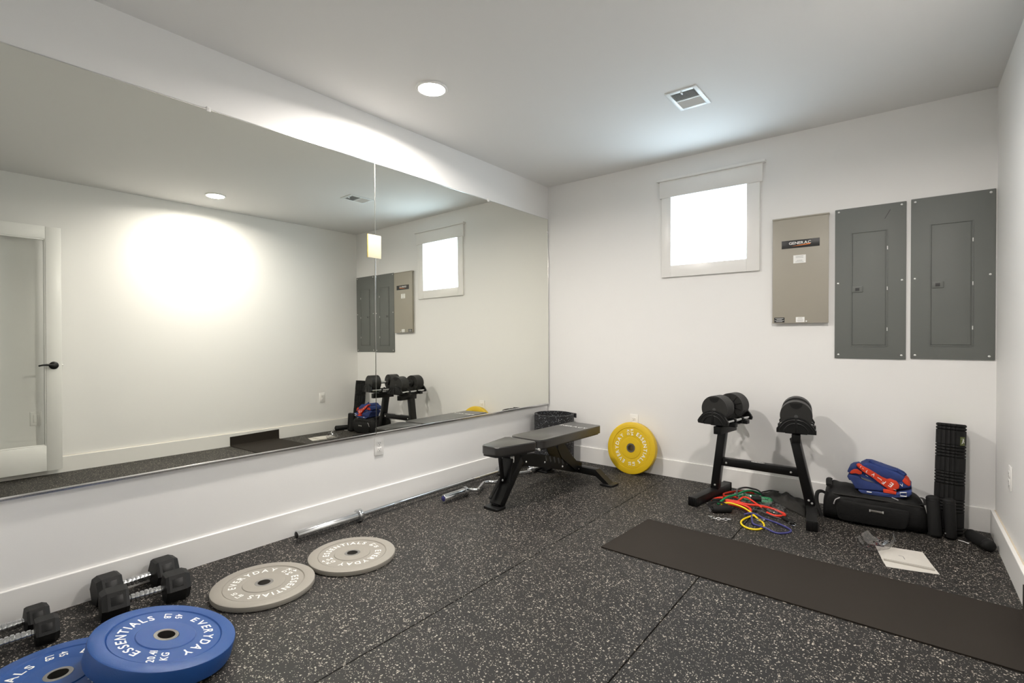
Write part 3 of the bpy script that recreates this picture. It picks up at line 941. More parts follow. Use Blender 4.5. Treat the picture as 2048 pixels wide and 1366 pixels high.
for (y, z, x) in ((-0.195, 0.262, 0.049), (0.015, 0.220, 0.049), (0.235, 0.148, 0.049), (0.455, 0.090, 0.050), (0.195, 0.325, 0.059), (-0.395, 0.172, 0.012)):
    if bolt is None:
        bolt = MB().lathe([(0, 0.006), (0.004, 0.0055), (0.0072, 0.002), (0.0075, 0), (0, 0)], 16, RY(PI / 2)).build('bolt', 'zinc', bn, (x, y, z))
    else:
        dup(bolt, (x, y, z), None, bn)
MB().cyl((0.045, -0.345, 0.320), (0.064, -0.345, 0.320), 0.011, 0.009, seg=16).tube([(0.066, -0.345, 0.318), (0.068, -0.346, 0.300), (0.066, -0.347, 0.288)], 0.003, 8).build('pull_pin', 'zinc', bn)
MB().cyl((0.100, -0.170, 0.352), (0.136, -0.170, 0.352), 0.006, seg=16).lathe([(0, 0), (0.010, 0), (0.011, 0.003), (0.010, 0.010), (0, 0.012)], 16, T(0.134, -0.170, 0.352) @ RY(PI / 2)).build('hinge_bolt', 'zinc', bn)

# =================================================================== ROLLED RUBBER MAT IN THE CORNER
rm = thing('rolled_rubber_mat', 'upright roll of speckled rubber flooring in the corner', 'rolled mat', (0.208, -0.205, 0))
def spiral(a):     # a in turns 0..1.55
    return 0.178 - 0.011 * a
pts_o, pts_i = [], []
n = 110
for k in range(n + 1):
    tt = 1.55 * k / n
    th = R(35) - 2 * PI * tt
    r_ = spiral(tt)
    pts_o.append((r_ * math.cos(th), r_ * math.sin(th)))
    pts_i.append(((r_ - 0.0095) * math.cos(th), (r_ - 0.0095) * math.sin(th)))
vs_, fs = [], []
for z in (0.0, 0.436):
    for p in pts_o:
        vs_.append((*p, z))
    for p in pts_i:
        vs_.append((*p, z))
m_ = n + 1
for k in range(n):
    fs += [(k, k + 1, 2 * m_ + k + 1, 2 * m_ + k), (m_ + k, 3 * m_ + k, 3 * m_ + k + 1, m_ + k + 1), (2 * m_ + k, 2 * m_ + k + 1, 3 * m_ + k + 1, 3 * m_ + k), (k, m_ + k, m_ + k + 1, k + 1)]
fs += [(0, 2 * m_, 3 * m_, m_), (n, m_ + n, 3 * m_ + n, 2 * m_ + n)]
MB().add(vs_, fs).build('rolled_sheet', 'roll_rubber', rm)
MB().rbox(0.05, 0.142, 0.134, 0.142, 0.40, 0.441, 0.003, RZ(R(-14))).build('loose_flap', 'roll_rubber', rm)

# =================================================================== DUMBBELL STAND
st = thing('dumbbell_stand', 'black steel dumbbell stand with splayed feet', 'dumbbell stand', (1.9, -0.32, 0))
O = Vector((1.9, -0.32, 0))
def rel(x, y, z): return (x - O.x, y - O.y, z)
LA, RA = R(-8.0), R(8.5)          # headings of the two sides
LC, RC = Vector((1.697, -0.315)), Vector((2.125, -0.315))
def foot(cx, cy, a, l0, l1):
    d = Vector((-math.sin(a), math.cos(a)))
    p0 = Vector((cx, cy)) + d * l0
    p1 = Vector((cx, cy)) + d * l1
    f_ = MB().bar(rel(p0.x, p0.y, 0.030), rel(p1.x, p1.y, 0.030), 0.056, 0.056, (0, 0, 1), 0.003).build('foot_tube', 'powder_black', st)
    for p, s in ((p0, -1), (p1, 1)):
        q = p + d * s * 0.012
        e_ = MB().bar(rel(p.x, p.y, 0.030), rel(q.x, q.y, 0.030), 0.0605, 0.0600, (0, 0, 1), 0.004)
        M_ = T(*rel(q.x, q.y, 0.030)) @ RZ(a)
        for k in range(-3, 4):
            e_.rbox(k * 0.008 - 0.0022, k * 0.008 + 0.0022, -0.003 if s < 0 else 0.0, 0.0 if s < 0 else 0.003, -0.026, 0.026, 0.0008, M_)
        e_.build('end_cap', 'plastic_black', f_)
foot(1.612, -0.330, LA, -0.275, 0.240)
foot(2.213, -0.340, RA, -0.275, 0.235)
lt0, lt1 = Vector((1.622, -0.285, 0.056)), Vector((1.672, -0.285, 0.470))
rt_0, rt_1 = Vector((2.203, -0.285, 0.056)), Vector((2.112, -0.285, 0.470))
for a_, b_ in ((lt0, lt1), (rt_0, rt_1)):
    MB().bar(rel(*a_), rel(*b_), 0.066, 0.052, (1, 0, 0), 0.003).build('post', 'frame_black', st)
MB().bar(rel(1.660, -0.285, 0.250), rel(2.150, -0.285, 0.250), 0.050, 0.052, (0, 0, 1), 0.003).build('crossbar', 'frame_black', st)
lg = MB()
ov = [(0.040 * math.cos(2 * PI * k / 40), 0.0135 * math.sin(2 * PI * k / 40), 0.0) for k in range(40)]
lg.tube(ov, 0.0014, 6, closed=True)
line_text(lg, 'NUO', 0.019, T(0, 0, 0.0003), 0.08, 1.5)
lg.build('logo', 'print_white', st, rel(1.895, -0.289, 0.2765))
bolt = None
for (x, y, z) in ((1.700, -0.311, 0.247), (2.095, -0.311, 0.247), (1.628, -0.3195, 0.085), (2.196, -0.3195, 0.090), (2.214, -0.3195, 0.075)):
    if bolt is None:
        bolt = MB().lathe([(0, 0.006), (0.004, 0.0055), (0.0068, 0.002), (0.007, 0), (0, 0)], 16, RX(PI / 2)).build('bolt', 'zinc', st, rel(x, y, z))
    else:
        dup(bolt, rel(x, y, z), None, st)
for c, a, pt in ((LC, LA, lt1), (RC, RA, rt_1)):
    M_ = T(*rel(c.x, c.y, 0)) @ RZ(a)
    MB().rbox(-0.024, 0.024, -0.135, 0.125, 0.460, 0.512, 0.003, M_).build('head_tube', 'powder_black', st)

# cradles with chrome rails, and the adjustable dumbbells in them
ZC = 0.634
def cradle(label, c, a):
    t = thing('dumbbell_cradle', label, 'dumbbell cradle', (c.x, c.y, 0.512), (0, 0, a), 'cradles on the dumbbell stand')
    MB().rbox(-0.060, 0.060, -0.100, 0.100, 0.0, 0.010, 0.002).build('base_plate', 'plastic_black', t)
    for y in (-0.085, 0.110):
        MB().rbox(-0.108, 0.108, y - 0.022, y + 0.022, 0.004, 0.030, 0.003).build('saddle', 'plastic_black', t)
    for s in (-1, 1):
        MB().cyl((s * 0.083, -0.188, 0.042), (s * 0.083, 0.188, 0.042), 0.0095, seg=20).build('rail', 'chrome', t)
    arch = [(-0.100, 0.024), (-0.104, 0.040), (-0.094, 0.058), (-0.072, 0.086), (-0.046, 0.104), (-0.018, 0.112), (0.018, 0.112), (0.046, 0.104), (0.072, 0.086), (0.094, 0.058), (0.104, 0.040), (0.100, 0.024), (0.07, 0.022), (-0.07, 0.022)]
    for s in (-1, 1):
        e_ = MB().prism(arch, -0.008, 0.008, T(0, s * 0.192, 0) @ RX(PI / 2)).build('end_bracket', 'plastic_black', t, angle=25)
        rb_ = MB()
        for sc_, zz in ((0.86, 0.0), (0.62, 0.0)):
            rb_.tube([(x * sc_, 0, 0.024 + (z - 0.024) * sc_) for x, z in arch[:12]], 0.0032, 6, M=T(0, s * 0.2005, 0))
        rb_.rbox(-0.006, 0.006, s * 0.201 - 0.003, s * 0.201 + 0.003, 0.024, 0.108, 0.001)
        rb_.build('rib', 'plastic_black', e_)
        for q in (-1, 1):
            MB().lathe([(0.0094, -0.008), (0.015, -0.008), (0.015, 0.008), (0.0094, 0.008)], 20, T(q * 0.083, s * 0.060, 0.042) @ RX(PI / 2), closed=True).rbox(q * 0.083 - 0.006, q * 0.083 + 0.006, s * 0.060 - 0.007, s * 0.060 + 0.007, 0.010, 0.034, 0.002).build('clamp', 'plastic_black', t)
    return t
def adj_dumbbell(label, c, a):
    t = thing('adjustable_dumbbell', label, 'dumbbell', (c.x, c.y, ZC), (0, 0, a), 'adjustable dumbbells on the stand')
    RD = 0.0865
    MB().cyl((0, -0.08, 0), (0, 0.08, 0), 0.0155, seg=24).build('handle', 'chrome', t)
    for s in (-1, 1):
        for k in range(5):
            y = s * (0.067 + k * 0.0222)
            p_ = MB().lathe([(0, 0), (RD - 0.0016, 0), (RD, 0.0014), (RD, 0.0206), (RD - 0.0016, 0.022), (0, 0.022)], 64, T(0, y, 0) @ RX(-s * PI / 2)).build('plate', 'plate_black', t)
            if k == 4:
                yo = y + s * 0.0221
                half_ = [(0.034 * math.cos(PI + PI * j / 20), 0.034 * math.sin(PI + PI * j / 20)) for j in range(21)]
                MB().prism(half_, -0.0006, 0.0006, T(0, yo, 0.076) @ RX(PI / 2)).build('emblem', 'plastic_black', p_)
                MB().cyl((0, yo - 0.0006, -0.004), (0, yo + 0.0006, -0.004), 0.011, seg=24).build('bore', 'slot_dark', p_)
            if k == 0:
                sp = MB()
                for j in range(10):
                    an = 2 * PI * j / 10
                    sp.rbox(-0.0022, 0.0022, -0.0015, 0.0015, 0.032, 0.080, 0.0006, T(0, y, 0) @ RY(an))
                sp.build('selector_fin', 'plastic_black', p_)
        MB().lathe([(0.0150, 0), (0.036, 0), (0.038, 0.004), (0.038, 0.014), (0.034, 0.018), (0.0150, 0.018)], 32, T(0, s * 0.067, 0) @ RX(s * PI / 2), closed=True).build('selector_hub', 'plastic_black', t)
    return t
cradle('black cradle with chrome rails on the stand side by the yellow plate', LC, LA)
cradle('black cradle with chrome rails on the stand side by the duffel bag', RC, RA)
adj_dumbbell('round black adjustable dumbbell on the stand side by the yellow plate', LC, LA)
adj_dumbbell('round black adjustable dumbbell on the stand side by the duffel bag', RC, RA)

# =================================================================== EXERCISE MAT
em = thing('exercise_mat', 'long dark grey exercise mat curling up the right baseboard', 'exercise mat', (2.2, -1.3, 0))
TH = 0.006
prof_u = [0, 0.15, 0.35, 0.6, 0.9, 1.2, 1.45, 1.56]
def mat_row(u):
    """u = run length from the left end; returns (far point, near point, normal offset)"""
    xl_f, xl_n, yf0, yn0 = 1.449, 1.424, -1.032, -1.574
    if u < 1.545:
        return (xl_f + u * 1.0, yf0 + u * 0.013, 0.0), (xl_n + u * 1.0, yn0 - u * 0.017, 0.0), (0, 0, TH)
    return None
vs_, fs = [], []
rows = []
nn = 40
for i in range(nn + 1):
    u = i / nn
    xf = 1.449 + (3.044 - 1.449) * u
    xn = 1.424 + (3.050 - 1.424) * u
    rows.append(((xf, -1.032 - 0.038 * u, 0.0005), (xn, -1.574 - 0.024 * u, 0.0005), Vector((0, 0, 1))))
for i in range(1, 9):                       # bend up against the baseboard
    a = PI / 2 * i / 8
    rr = 0.016
    dx, dz = rr * math.sin(a), rr * (1 - math.cos(a))
    nrm_ = Vector((-math.sin(a), 0, math.cos(a)))
    rows.append(((3.044 + dx, -1.070, 0.0005 + dz), (3.050 + dx, -1.598, 0.0005 + dz), nrm_))
rows.append(((3.0605, -1.070, 0.112), (3.0665, -1.598, 0.100), Vector((-1, 0, 0))))
nj = 12
for (f_, n_, nr) in rows:
    f_, n_ = Vector(f_), Vector(n_)
    for j in range(nj + 1):
        p = f_.lerp(n_, j / nj)
        vs_.append(p)
    for j in range(nj + 1):
        vs_.append(f_.lerp(n_, j / nj) + nr * TH)
s_ = 2 * (nj + 1)
for i in range(len(rows) - 1):
    for j in range(nj):
        a, b_ = i * s_ + j, (i + 1) * s_ + j
        fs.append((a, a + 1, b_ + 1, b_))
        fs.append((a + nj + 1, b_ + nj + 1, b_ + nj + 2, a + nj + 2))
    a, b_ = i * s_, (i + 1) * s_
    fs.append((a, b_, b_ + nj + 1, a + nj + 1))
    a, b_ = i * s_ + nj, (i + 1) * s_ + nj
    fs.append((a, a + nj + 1, b_ + nj + 1, b_))
for i in (0, len(rows) - 1):
    for j in range(nj):
        a = i * s_ + j
        fs.append((a, a + nj + 1, a + nj + 2, a + 1))
MB().add(vs_, fs, T(-2.2, 1.3, 0)).build('mat_sheet', 'mat_dark', em)

# =================================================================== RESISTANCE BANDS UNDER THE STAND
def band(label, mat, path, r=0.0055, smooth=6):
    cx = sum(p[0] for p in path) / len(path)
    cy = sum(p[1] for p in path) / len(path)
    t = thing('resistance_band', label, 'resistance band', (cx, cy, 0), group='resistance bands in a heap')
    MB().tube([(p[0] - cx, p[1] - cy, p[2] if len(p) > 2 else r + 0.0005) for p in path], r, 10, smooth=smooth).build('cord', mat, t)
    return t, cx, cy
def grip(t, cx, cy, p0, p1, r=0.017, mat='foam_black', name='handle_grip'):
    p0 = (p0[0] - cx, p0[1] - cy, p0[2])
    p1 = (p1[0] - cx, p1[1] - cy, p1[2])
    L = (Vector(p1) - Vector(p0)).length
    MB().lathe([(0, 0), (r * 0.8, 0), (r, 0.004), (r, L - 0.004), (r * 0.8, L), (0, L)], 20, frame(p0, p1)).build(name, mat, t)
def carabiner(t, cx, cy, c, a, L=0.05):
    pts = [(L / 2 * math.cos(q), 0.012 * math.sin(q), 0) for q in [2 * PI * k / 20 for k in range(20)]]
    MB().tube(pts, 0.0028, 8, closed=True, M=T(c[0] - cx, c[1] - cy, c[2]) @ RZ(a) @ RX(R(14))).build('carabiner', 'chrome', t)
t, cx, cy = band('yellow tube band with a loop at the front of the heap', 'band_yellow',
     [(1.735, -0.545, 0.030), (1.767, -0.510, 0.036), (1.812, -0.512, 0.036), (1.868, -0.528, 0.030), (1.918, -0.558, 0.018), (1.968, -0.610), (2.007, -0.662), (2.026, -0.715), (2.024, -0.766), (2.006, -0.803), (1.972, -0.815), (1.934, -0.795), (1.907, -0.748), (1.902, -0.685), (1.919, -0.615, 0.007), (1.938, -0.570, 0.008)])
t, cx, cy = band('dark blue tube band with a long loop beside the yellow one', 'band_purple',
     [(1.885, -0.590, 0.008), (1.915, -0.575, 0.019), (1.947, -0.572, 0.018), (1.999, -0.582), (2.069, -0.614), (2.131, -0.658), (2.160, -0.693), (2.160, -0.732), (2.134, -0.772), (2.098, -0.788), (2.043, -0.775, 0.016), (1.995, -0.752, 0.013), (1.966, -0.715), (1.945, -0.650), (1.930, -0.595, 0.008), (1.916, -0.540, 0.010)])
carabiner(t, cx, cy, (1.990, -0.640, 0.012), R(50))
t, cx, cy = band('red tube band curling out of the back of the heap', 'band_red',
     [(1.835, -0.125, 0.02), (1.744, -0.108, 0.012), (1.698, -0.142), (1.669, -0.205), (1.664, -0.243), (1.682, -0.285), (1.725, -0.300, 0.02), (1.780, -0.33, 0.03)], r=0.007)
t, cx, cy = band('red tube band running across the middle of the heap', 'band_red',
     [(1.690, -0.342, 0.014), (1.668, -0.352, 0.010), (1.650, -0.380), (1.645, -0.418), (1.656, -0.446, 0.010), (1.680, -0.442, 0.022), (1.727, -0.440, 0.030), (1.793, -0.442, 0.034), (1.865, -0.446, 0.030), (1.915, -0.420, 0.028), (1.959, -0.396, 0.022), (2.006, -0.376, 0.012), (2.046, -0.396), (2.080, -0.426), (2.081, -0.462), (2.036, -0.497), (1.99, -0.470, 0.01)], r=0.0078)
grip(t, cx, cy, (1.655, -0.470, 0.022), (1.712, -0.440, 0.026), 0.010, 'nylon_black', 'strap')
t, cx, cy = band('red tube band bundled in parallel over the heap', 'band_red',
     [(1.745, -0.468, 0.030), (1.790, -0.474, 0.034), (1.850, -0.478, 0.032), (1.895, -0.492, 0.022), (1.905, -0.530, 0.012), (1.87, -0.515, 0.02), (1.80, -0.488, 0.022), (1.735, -0.480, 0.020)], r=0.0078)
t, cx, cy = band('red tube band arching behind the black foam grip', 'band_red',
     [(1.790, -0.400, 0.020), (1.806, -0.372, 0.030), (1.815, -0.345, 0.040), (1.841, -0.342, 0.044), (1.877, -0.372, 0.040), (1.908, -0.402, 0.036), (1.950, -0.420, 0.020)], r=0.006)
t, cx, cy = band('green tube band crossing over the clear bag', 'band_green',
     [(1.700, -0.500, 0.012), (1.735, -0.430, 0.045), (1.762, -0.380, 0.050), (1.780, -0.334, 0.053), (1.793, -0.268, 0.054), (1.814, -0.205, 0.052), (1.843, -0.155, 0.040), (1.885, -0.125, 0.02)], r=0.007)
grip(t, cx, cy, (1.868, -0.345, 0.044), (1.925, -0.325, 0.046), 0.018)
t, cx, cy = band('charcoal tube band looping over the green one', 'band_charcoal',
     [(1.786, -0.365, 0.045), (1.772, -0.320, 0.062), (1.762, -0.262, 0.064), (1.768, -0.196, 0.060), (1.790, -0.145, 0.056), (1.826, -0.135, 0.052), (1.862, -0.128, 0.045), (1.90, -0.14, 0.02)], r=0.006)
t, cx, cy = band('charcoal tube band ending in a black clip near the stand foot', 'band_charcoal',
     [(1.898, -0.478, 0.012), (1.940, -0.466, 0.012), (1.996, -0.492, 0.008), (2.050, -0.514), (2.085, -0.520)], r=0.0045)
grip(t, cx, cy, (2.085, -0.515, 0.014), (2.160, -0.580, 0.010), 0.012, 'nylon_black', 'strap')
carabiner(t, cx, cy, (2.150, -0.590, 0.010), R(-40))
# foam grip with chain at the left of the heap
fg = thing('band_handle', 'black foam grip handle with a short chain on the floor', 'grip handle', (1.78, -0.61, 0))
MB().lathe([(0, 0), (0.018, 0), (0.021, 0.004), (0.021, 0.111), (0.018, 0.115), (0, 0.115)], 24, frame((-0.065, -0.045, 0.022), (0.030, 0.030, 0.022))).build('foam_grip', 'foam_black', fg)
MB().tube([(-0.058, -0.050, 0.022), (-0.095, -0.02, 0.036), (-0.080, 0.05, 0.042), (-0.03, 0.075, 0.035), (0.035, 0.04, 0.022)], 0.012, 8, smooth=5, flat=0.25).build('strap', 'nylon_black', fg)
def chain(path, n_):
    first = None
    pts = [Vector(p) for p in path]
    segl = [(pts[i + 1] - pts[i]).length for i in range(len(pts) - 1)]
    tot = sum(segl)
    for k in range(n_):
        d = tot * (k + 0.5) / n_
        i = 0
        while d > segl[i] and i < len(segl) - 1:
            d -= segl[i]
            i += 1
        p = pts[i].lerp(pts[i + 1], d / segl[i])
        dr_ = pts[i + 1] - pts[i]
        rot = (R(90) * (k % 2) * 0.6, 0, math.atan2(dr_.y, dr_.x))
        if first is None:
            ell = [(0.013 * math.cos(2 * PI * q / 16), 0.0065 * math.sin(2 * PI * q / 16), 0) for q in range(16)]
            first = MB().tube(ell, 0.0022, 6, closed=True).build('chain_link', 'chrome', fg, tuple(p), rot)
        else:
            dup(first, tuple(p), rot, fg)
chain([(-0.062, -0.132, 0.005), (-0.020, -0.158, 0.005), (0.030, -0.135, 0.005), (0.062, -0.110, 0.005)], 7)
chain([(-0.148, 0.105, 0.006), (-0.120, 0.075, 0.006), (-0.090, -0.010, 0.006), (-0.078, -0.045, 0.006)], 7)

def wob(x, y, s, k):
    return math.sin(x * s + k) * math.cos(y * s * 1.3 + k * 1.7) + 0.5 * math.sin(x * s * 2.3 + y * s * 1.9 + k * 2.1)
# limp black pouch behind the bands
pb = thing('drawstring_pouch', 'limp black drawstring pouch slumped behind the bands', 'pouch', (2.02, -0.2, 0))
def pouch(u, v):
    x = 1.865 + 0.300 * u + 0.02 * v
    y = -0.045 - (0.10 + 0.24 * u) * v
    e = math.sin(PI * min(1, max(0, u))) ** 0.5 * math.sin(PI * min(1, max(0, v * 0.86 + 0.10))) ** 0.7
    pk = 0.030 * math.exp(-((u - 0.28) / 0.10) ** 2) + 0.030 * math.exp(-((u - 0.55) / 0.06) ** 2)
    z = 0.004 + e * (0.040 + pk * (1 - v) + 0.007 * wob(x, y, 45, 1.0))
    return (x - 2.02, y + 0.2, max(0.003, z))
MB().patch(pouch, 44, 22, lambda u, v: 0.001).build('pouch_body', 'nylon_grey', pb, angle=60)
MB().tube([(-0.165, 0.135, 0.012), (-0.120, 0.145, 0.030), (-0.08, 0.13, 0.045), (-0.035, 0.10, 0.052)], 0.004, 8, smooth=5).build('drawstring', 'nylon_black', pb)
# crinkled clear bag holding a green band
cb = thing('clear_plastic_bag', 'crinkled clear plastic bag with green tubing inside', 'plastic bag', (1.86, -0.25, 0))
def cbag(u, v):
    x = 1.705 + 0.37 * u
    y = -0.155 - 0.02 * u - (0.13 + 0.04 * u) * v - 0.10 * u
    e = (math.sin(PI * u) ** 0.4) * (math.sin(PI * v) ** 0.6)
    z = 0.002 + e * (0.040 + 0.010 * wob(x, y, 60, 0.4) + 0.006 * wob(x, y, 130, 2.0))
    return (x - 1.86, y + 0.25, max(0.002, z))
MB().patch(cbag, 40, 24, lambda u, v: 0.001).build('plastic_film', 'clear_plastic', cb, angle=25)
MB().tube([(-0.11, 0.02, 0.010), (-0.05, 0.05, 0.016), (0.02, 0.03, 0.02), (0.085, 0.035, 0.022), (0.105, 0.0, 0.022), (0.08, -0.03, 0.018), (0.0, -0.03, 0.014), (-0.09, -0.02, 0.010)], 0.012, 10, smooth=5).build('green_tubing', 'band_green', cb)

# =================================================================== DUFFEL BAG, JERSEY, STRAP
df = thing('duffel_bag', 'black nylon duffel bag lying against the window wall', 'duffel bag', (2.515, -0.195, 0), (0, 0, R(5)))
def duffel_mesh():
    nu, nv = 48, 40
    vs_, fs = [], []
    for i in range(nu + 1):
        u = -1 + 2 * i / nu
        k = max(0.0, 1 - abs(u) ** 7) ** 0.5
        hx_ = 0.252
        x = hx_ * u
        hgt = 0.205 * (0.80 + 0.20 * k) + 0.014 * math.exp(-((u + 0.86) / 0.16) ** 2) + 0.008 * math.sin(u * 4.0)
        dep = 0.142 * (0.62 + 0.38 * k)
        hgt *= 0.55 + 0.45 * k
        for j in range(nv):
            a = 2 * PI * j / nv
            ca, sa_ = math.cos(a), math.sin(a)
            e = 0.62
            yy = dep * math.copysign(abs(ca) ** e, ca)
            zz = hgt / 2 + hgt / 2 * math.copysign(abs(sa_) ** e, sa_)
            w = 0.004 * wob(x, a * 0.06, 38, 0.7) * k
            vs_.append((x, yy * (1 + w * 4), max(0.0008, zz + w * (1 if sa_ > 0 else 0))))
    for i in range(nu):
        for j in range(nv):
            j2 = (j + 1) % nv
            fs.append((i * nv + j, i * nv + j2, (i + 1) * nv + j2, (i + 1) * nv + j))
    fs.append(tuple(range(nv)))
    fs.append(tuple(nu * nv + j for j in range(nv)))
    return MB().add(vs_, fs)
duffel_mesh().build('bag_body', 'nylon_black', df, angle=70)
MB().tube([(-0.235, -0.092, 0.165), (-0.19, -0.128, 0.166), (-0.10, -0.136, 0.168), (0.05, -0.137, 0.166), (0.16, -0.132, 0.160), (0.225, -0.108, 0.150)], 0.0042, 8, smooth=6).build('front_zip', 'nylon_grey', df)
MB().soft(rounded([(-0.175, 0.018), (0.150, 0.018), (0.172, 0.130), (-0.190, 0.140)], 0.03), 0, 0.012, 0.005, T(0, -0.1345, 0) @ RX(PI / 2)).build('front_pocket', 'nylon_black', df, angle=60)
zp = MB().tube([(-0.196, -0.150, 0.108), (-0.188, -0.154, 0.136), (-0.165, -0.152, 0.152)], 0.003, 8, smooth=3).build('zip_pull', 'cloth_grey', df)
lp = MB().rbox(-0.034, 0.034, -0.003, 0.0, -0.006, 0.006, 0.001, T(0.012, -0.1475, 0.100) @ RY(R(2))).build('name_badge', 'steel_dark', df)
MB().rbox(-0.034, -0.028, -0.0042, -0.0008, -0.007, 0.007, 0.001, T(0.012, -0.1475, 0.100)).rbox(0.028, 0.034, -0.0042, -0.0008, -0.007, 0.007, 0.001, T(0.012, -0.1475, 0.100)).build('badge_tip', 'zinc', lp)
MB().tube([(-0.235, -0.04, 0.135), (-0.262, -0.055, 0.150), (-0.284, -0.072, 0.140), (-0.286, -0.085, 0.09), (-0.268, -0.100, 0.03), (-0.262, -0.105, 0.010)], 0.011, 10, smooth=6, flat=0.28, upv=(1, 0, 0)).build('shoulder_strap', 'nylon_black', df)
MB().tube([(0.190, -0.10, 0.165), (0.235, -0.085, 0.165), (0.243, 0.0, 0.17), (0.235, 0.08, 0.16)], 0.009, 10, smooth=6, flat=0.3).build('end_handle', 'nylon_black', df)
MB().tube([(-0.222, -0.10, 0.205), (-0.225, 0.0, 0.216), (-0.222, 0.09, 0.200)], 0.016, 10, smooth=6, flat=0.6).build('end_roll', 'nylon_black', df)

XZ = Matrix(((1, 0, 0, 0), (0, 0, 1, 0), (0, 1, 0, 0), (0, 0, 0, 1)))     # (x,y,z)->(x, z, y): polygon in XZ, extruded along Y
def slab(poly, y0_, y1_, r, o):
    return MB().soft([(x - o[0], z - o[2]) for x, z in poly], y0_ - o[1], y1_ - o[1], r, XZ)
jo = (2.545, -0.22, 0.200)
jy = thing('folded_jersey', 'folded blue jersey with red lettered stripe on the bag', 'jersey', jo)
slab([(2.452, 0.339), (2.479, 0.358), (2.507, 0.360), (2.554, 0.345), (2.633, 0.325), (2.664, 0.310), (2.676, 0.295), (2.668, 0.272), (2.644, 0.258), (2.611, 0.255), (2.560, 0.250), (2.500, 0.285), (2.470, 0.315)], -0.275, -0.120, 0.012, jo).build('blue_fabric', 'cloth_blue', jy, angle=60)
MB().tube([(x - jo[0], -0.245 - jo[1], z - jo[2]) for x, z in [(2.500, 0.372), (2.506, 0.368), (2.524, 0.356), (2.553, 0.346), (2.597, 0.335), (2.632, 0.331), (2.664, 0.312)]], [0.0085] * 4 + [0.008] * 30, 10, smooth=5).build('rolled_hem', 'cloth_blue', jy)
MB().tube([(x - jo[0], y - jo[1], z - jo[2]) for x, y, z in [(2.632, -0.245, 0.334), (2.650, -0.235, 0.328), (2.668, -0.22, 0.310)]], 0.010, 10, smooth=5).build('rolled_hem', 'cloth_blue', jy)
slab([(2.439, 0.347), (2.450, 0.354), (2.470, 0.342), (2.498, 0.330), (2.536, 0.308), (2.565, 0.290), (2.584, 0.283), (2.601, 0.289), (2.630, 0.280), (2.644, 0.262), (2.643, 0.243), (2.612, 0.221), (2.590, 0.231), (2.565, 0.250), (2.517, 0.287), (2.470, 0.315), (2.445, 0.335)], -0.302, -0.255, 0.007, jo).build('red_stripe', 'cloth_red', jy, angle=60)
slab([(2.393, 0.296), (2.398, 0.314), (2.413, 0.327), (2.441, 0.336), (2.477, 0.312), (2.516, 0.286), (2.564, 0.247), (2.580, 0.228), (2.555, 0.240), (2.507, 0.266), (2.469, 0.280), (2.417, 0.283)], -0.286, -0.130, 0.007, jo).build('sleeve_fold', 'cloth_blue', jy, angle=60)
slab([(2.406, 0.291), (2.412, 0.305), (2.426, 0.317), (2.444, 0.320), (2.468, 0.309), (2.466, 0.294), (2.450, 0.289), (2.438, 0.300), (2.418, 0.287)], -0.2935, -0.270, 0.004, jo).build('red_patch', 'cloth_red', jy, angle=60)
slab([(2.455, 0.280), (2.500, 0.272), (2.560, 0.248), (2.560, 0.242), (2.500, 0.250), (2.465, 0.262)], -0.276, -0.150, 0.003, jo).build('grey_lining', 'cloth_grey', jy, angle=60)
slab([(2.630, 0.266), (2.665, 0.285), (2.692, 0.268), (2.698, 0.262), (2.688, 0.250), (2.645, 0.236)], -0.282, -0.150, 0.006, jo).build('corner_fold', 'cloth_blue', jy, angle=60)
slab([(2.657, 0.286), (2.668, 0.305), (2.685, 0.288), (2.694, 0.267), (2.685, 0.260), (2.665, 0.274)], -0.287, -0.170, 0.004, jo).build('red_patch', 'cloth_red', jy, angle=60)
lt_ = MB()
for ch, x, z, sz, a in (('I', 2.461, 0.340, 0.016, -30), ('I', 2.472, 0.331, 0.014, 55), ('L', 2.493, 0.317, 0.020, -35), ('V', 2.523, 0.303, 0.024, 148), ('J', 2.549, 0.285, 0.026, 60), ('F', 2.572, 0.266, 0.030, 145), ('E', 2.605, 0.258, 0.038, 148), ('I', 2.624, 0.234, 0.018, 70)):
    glyph(lt_, ch, sz, T(x - jo[0], -0.3024 - jo[1], z - jo[2]) @ RX(PI / 2) @ RZ(R(a)))
for ch, x, z, sz, a in (('V', 2.655, 0.262, 0.022, 20), ('I', 2.490, 0.288, 0.020, 60)):
    glyph(lt_, ch, sz, T(x - jo[0], -0.2875 - jo[1], z - jo[2]) @ RX(PI / 2) @ RZ(R(a)))
lt_.build('lettering', 'print_white', jy)
so = (2.545, -0.22, 0.190)
sp_ = thing('folded_strap', 'faded blue strap with a white buckle folded under the jersey', 'strap', so)
slab([(2.393, 0.268), (2.402, 0.281), (2.420, 0.282), (2.452, 0.278), (2.466, 0.256), (2.555, 0.248), (2.588, 0.230), (2.567, 0.208), (2.478, 0.206), (2.432, 0.201), (2.424, 0.246), (2.402, 0.249)], -0.292, -0.150, 0.007, so).build('strap_fold', 'denim_blue', sp_, angle=60)
slab([(2.450, 0.200), (2.499, 0.202), (2.613, 0.208), (2.636, 0.220), (2.676, 0.232), (2.698, 0.240), (2.700, 0.225), (2.689, 0.208), (2.660, 0.194), (2.613, 0.190), (2.537, 0.184), (2.465, 0.184)], -0.312, -0.150, 0.006, so).build('strap_loop', 'denim_blue', sp_, angle=60)
slab([(2.570, 0.227), (2.590, 0.229), (2.631, 0.221), (2.629, 0.209), (2.571, 0.210)], -0.316, -0.280, 0.003, so).build('red_patch', 'cloth_red', sp_, angle=60)
MB().tube([(x - so[0], -0.319 - so[1], z - so[2]) for x, z in [(2.648, 0.226), (2.676, 0.231), (2.677, 0.209), (2.649, 0.207)]], 0.0032, 8, closed=True).build('buckle', 'print_white', sp_)
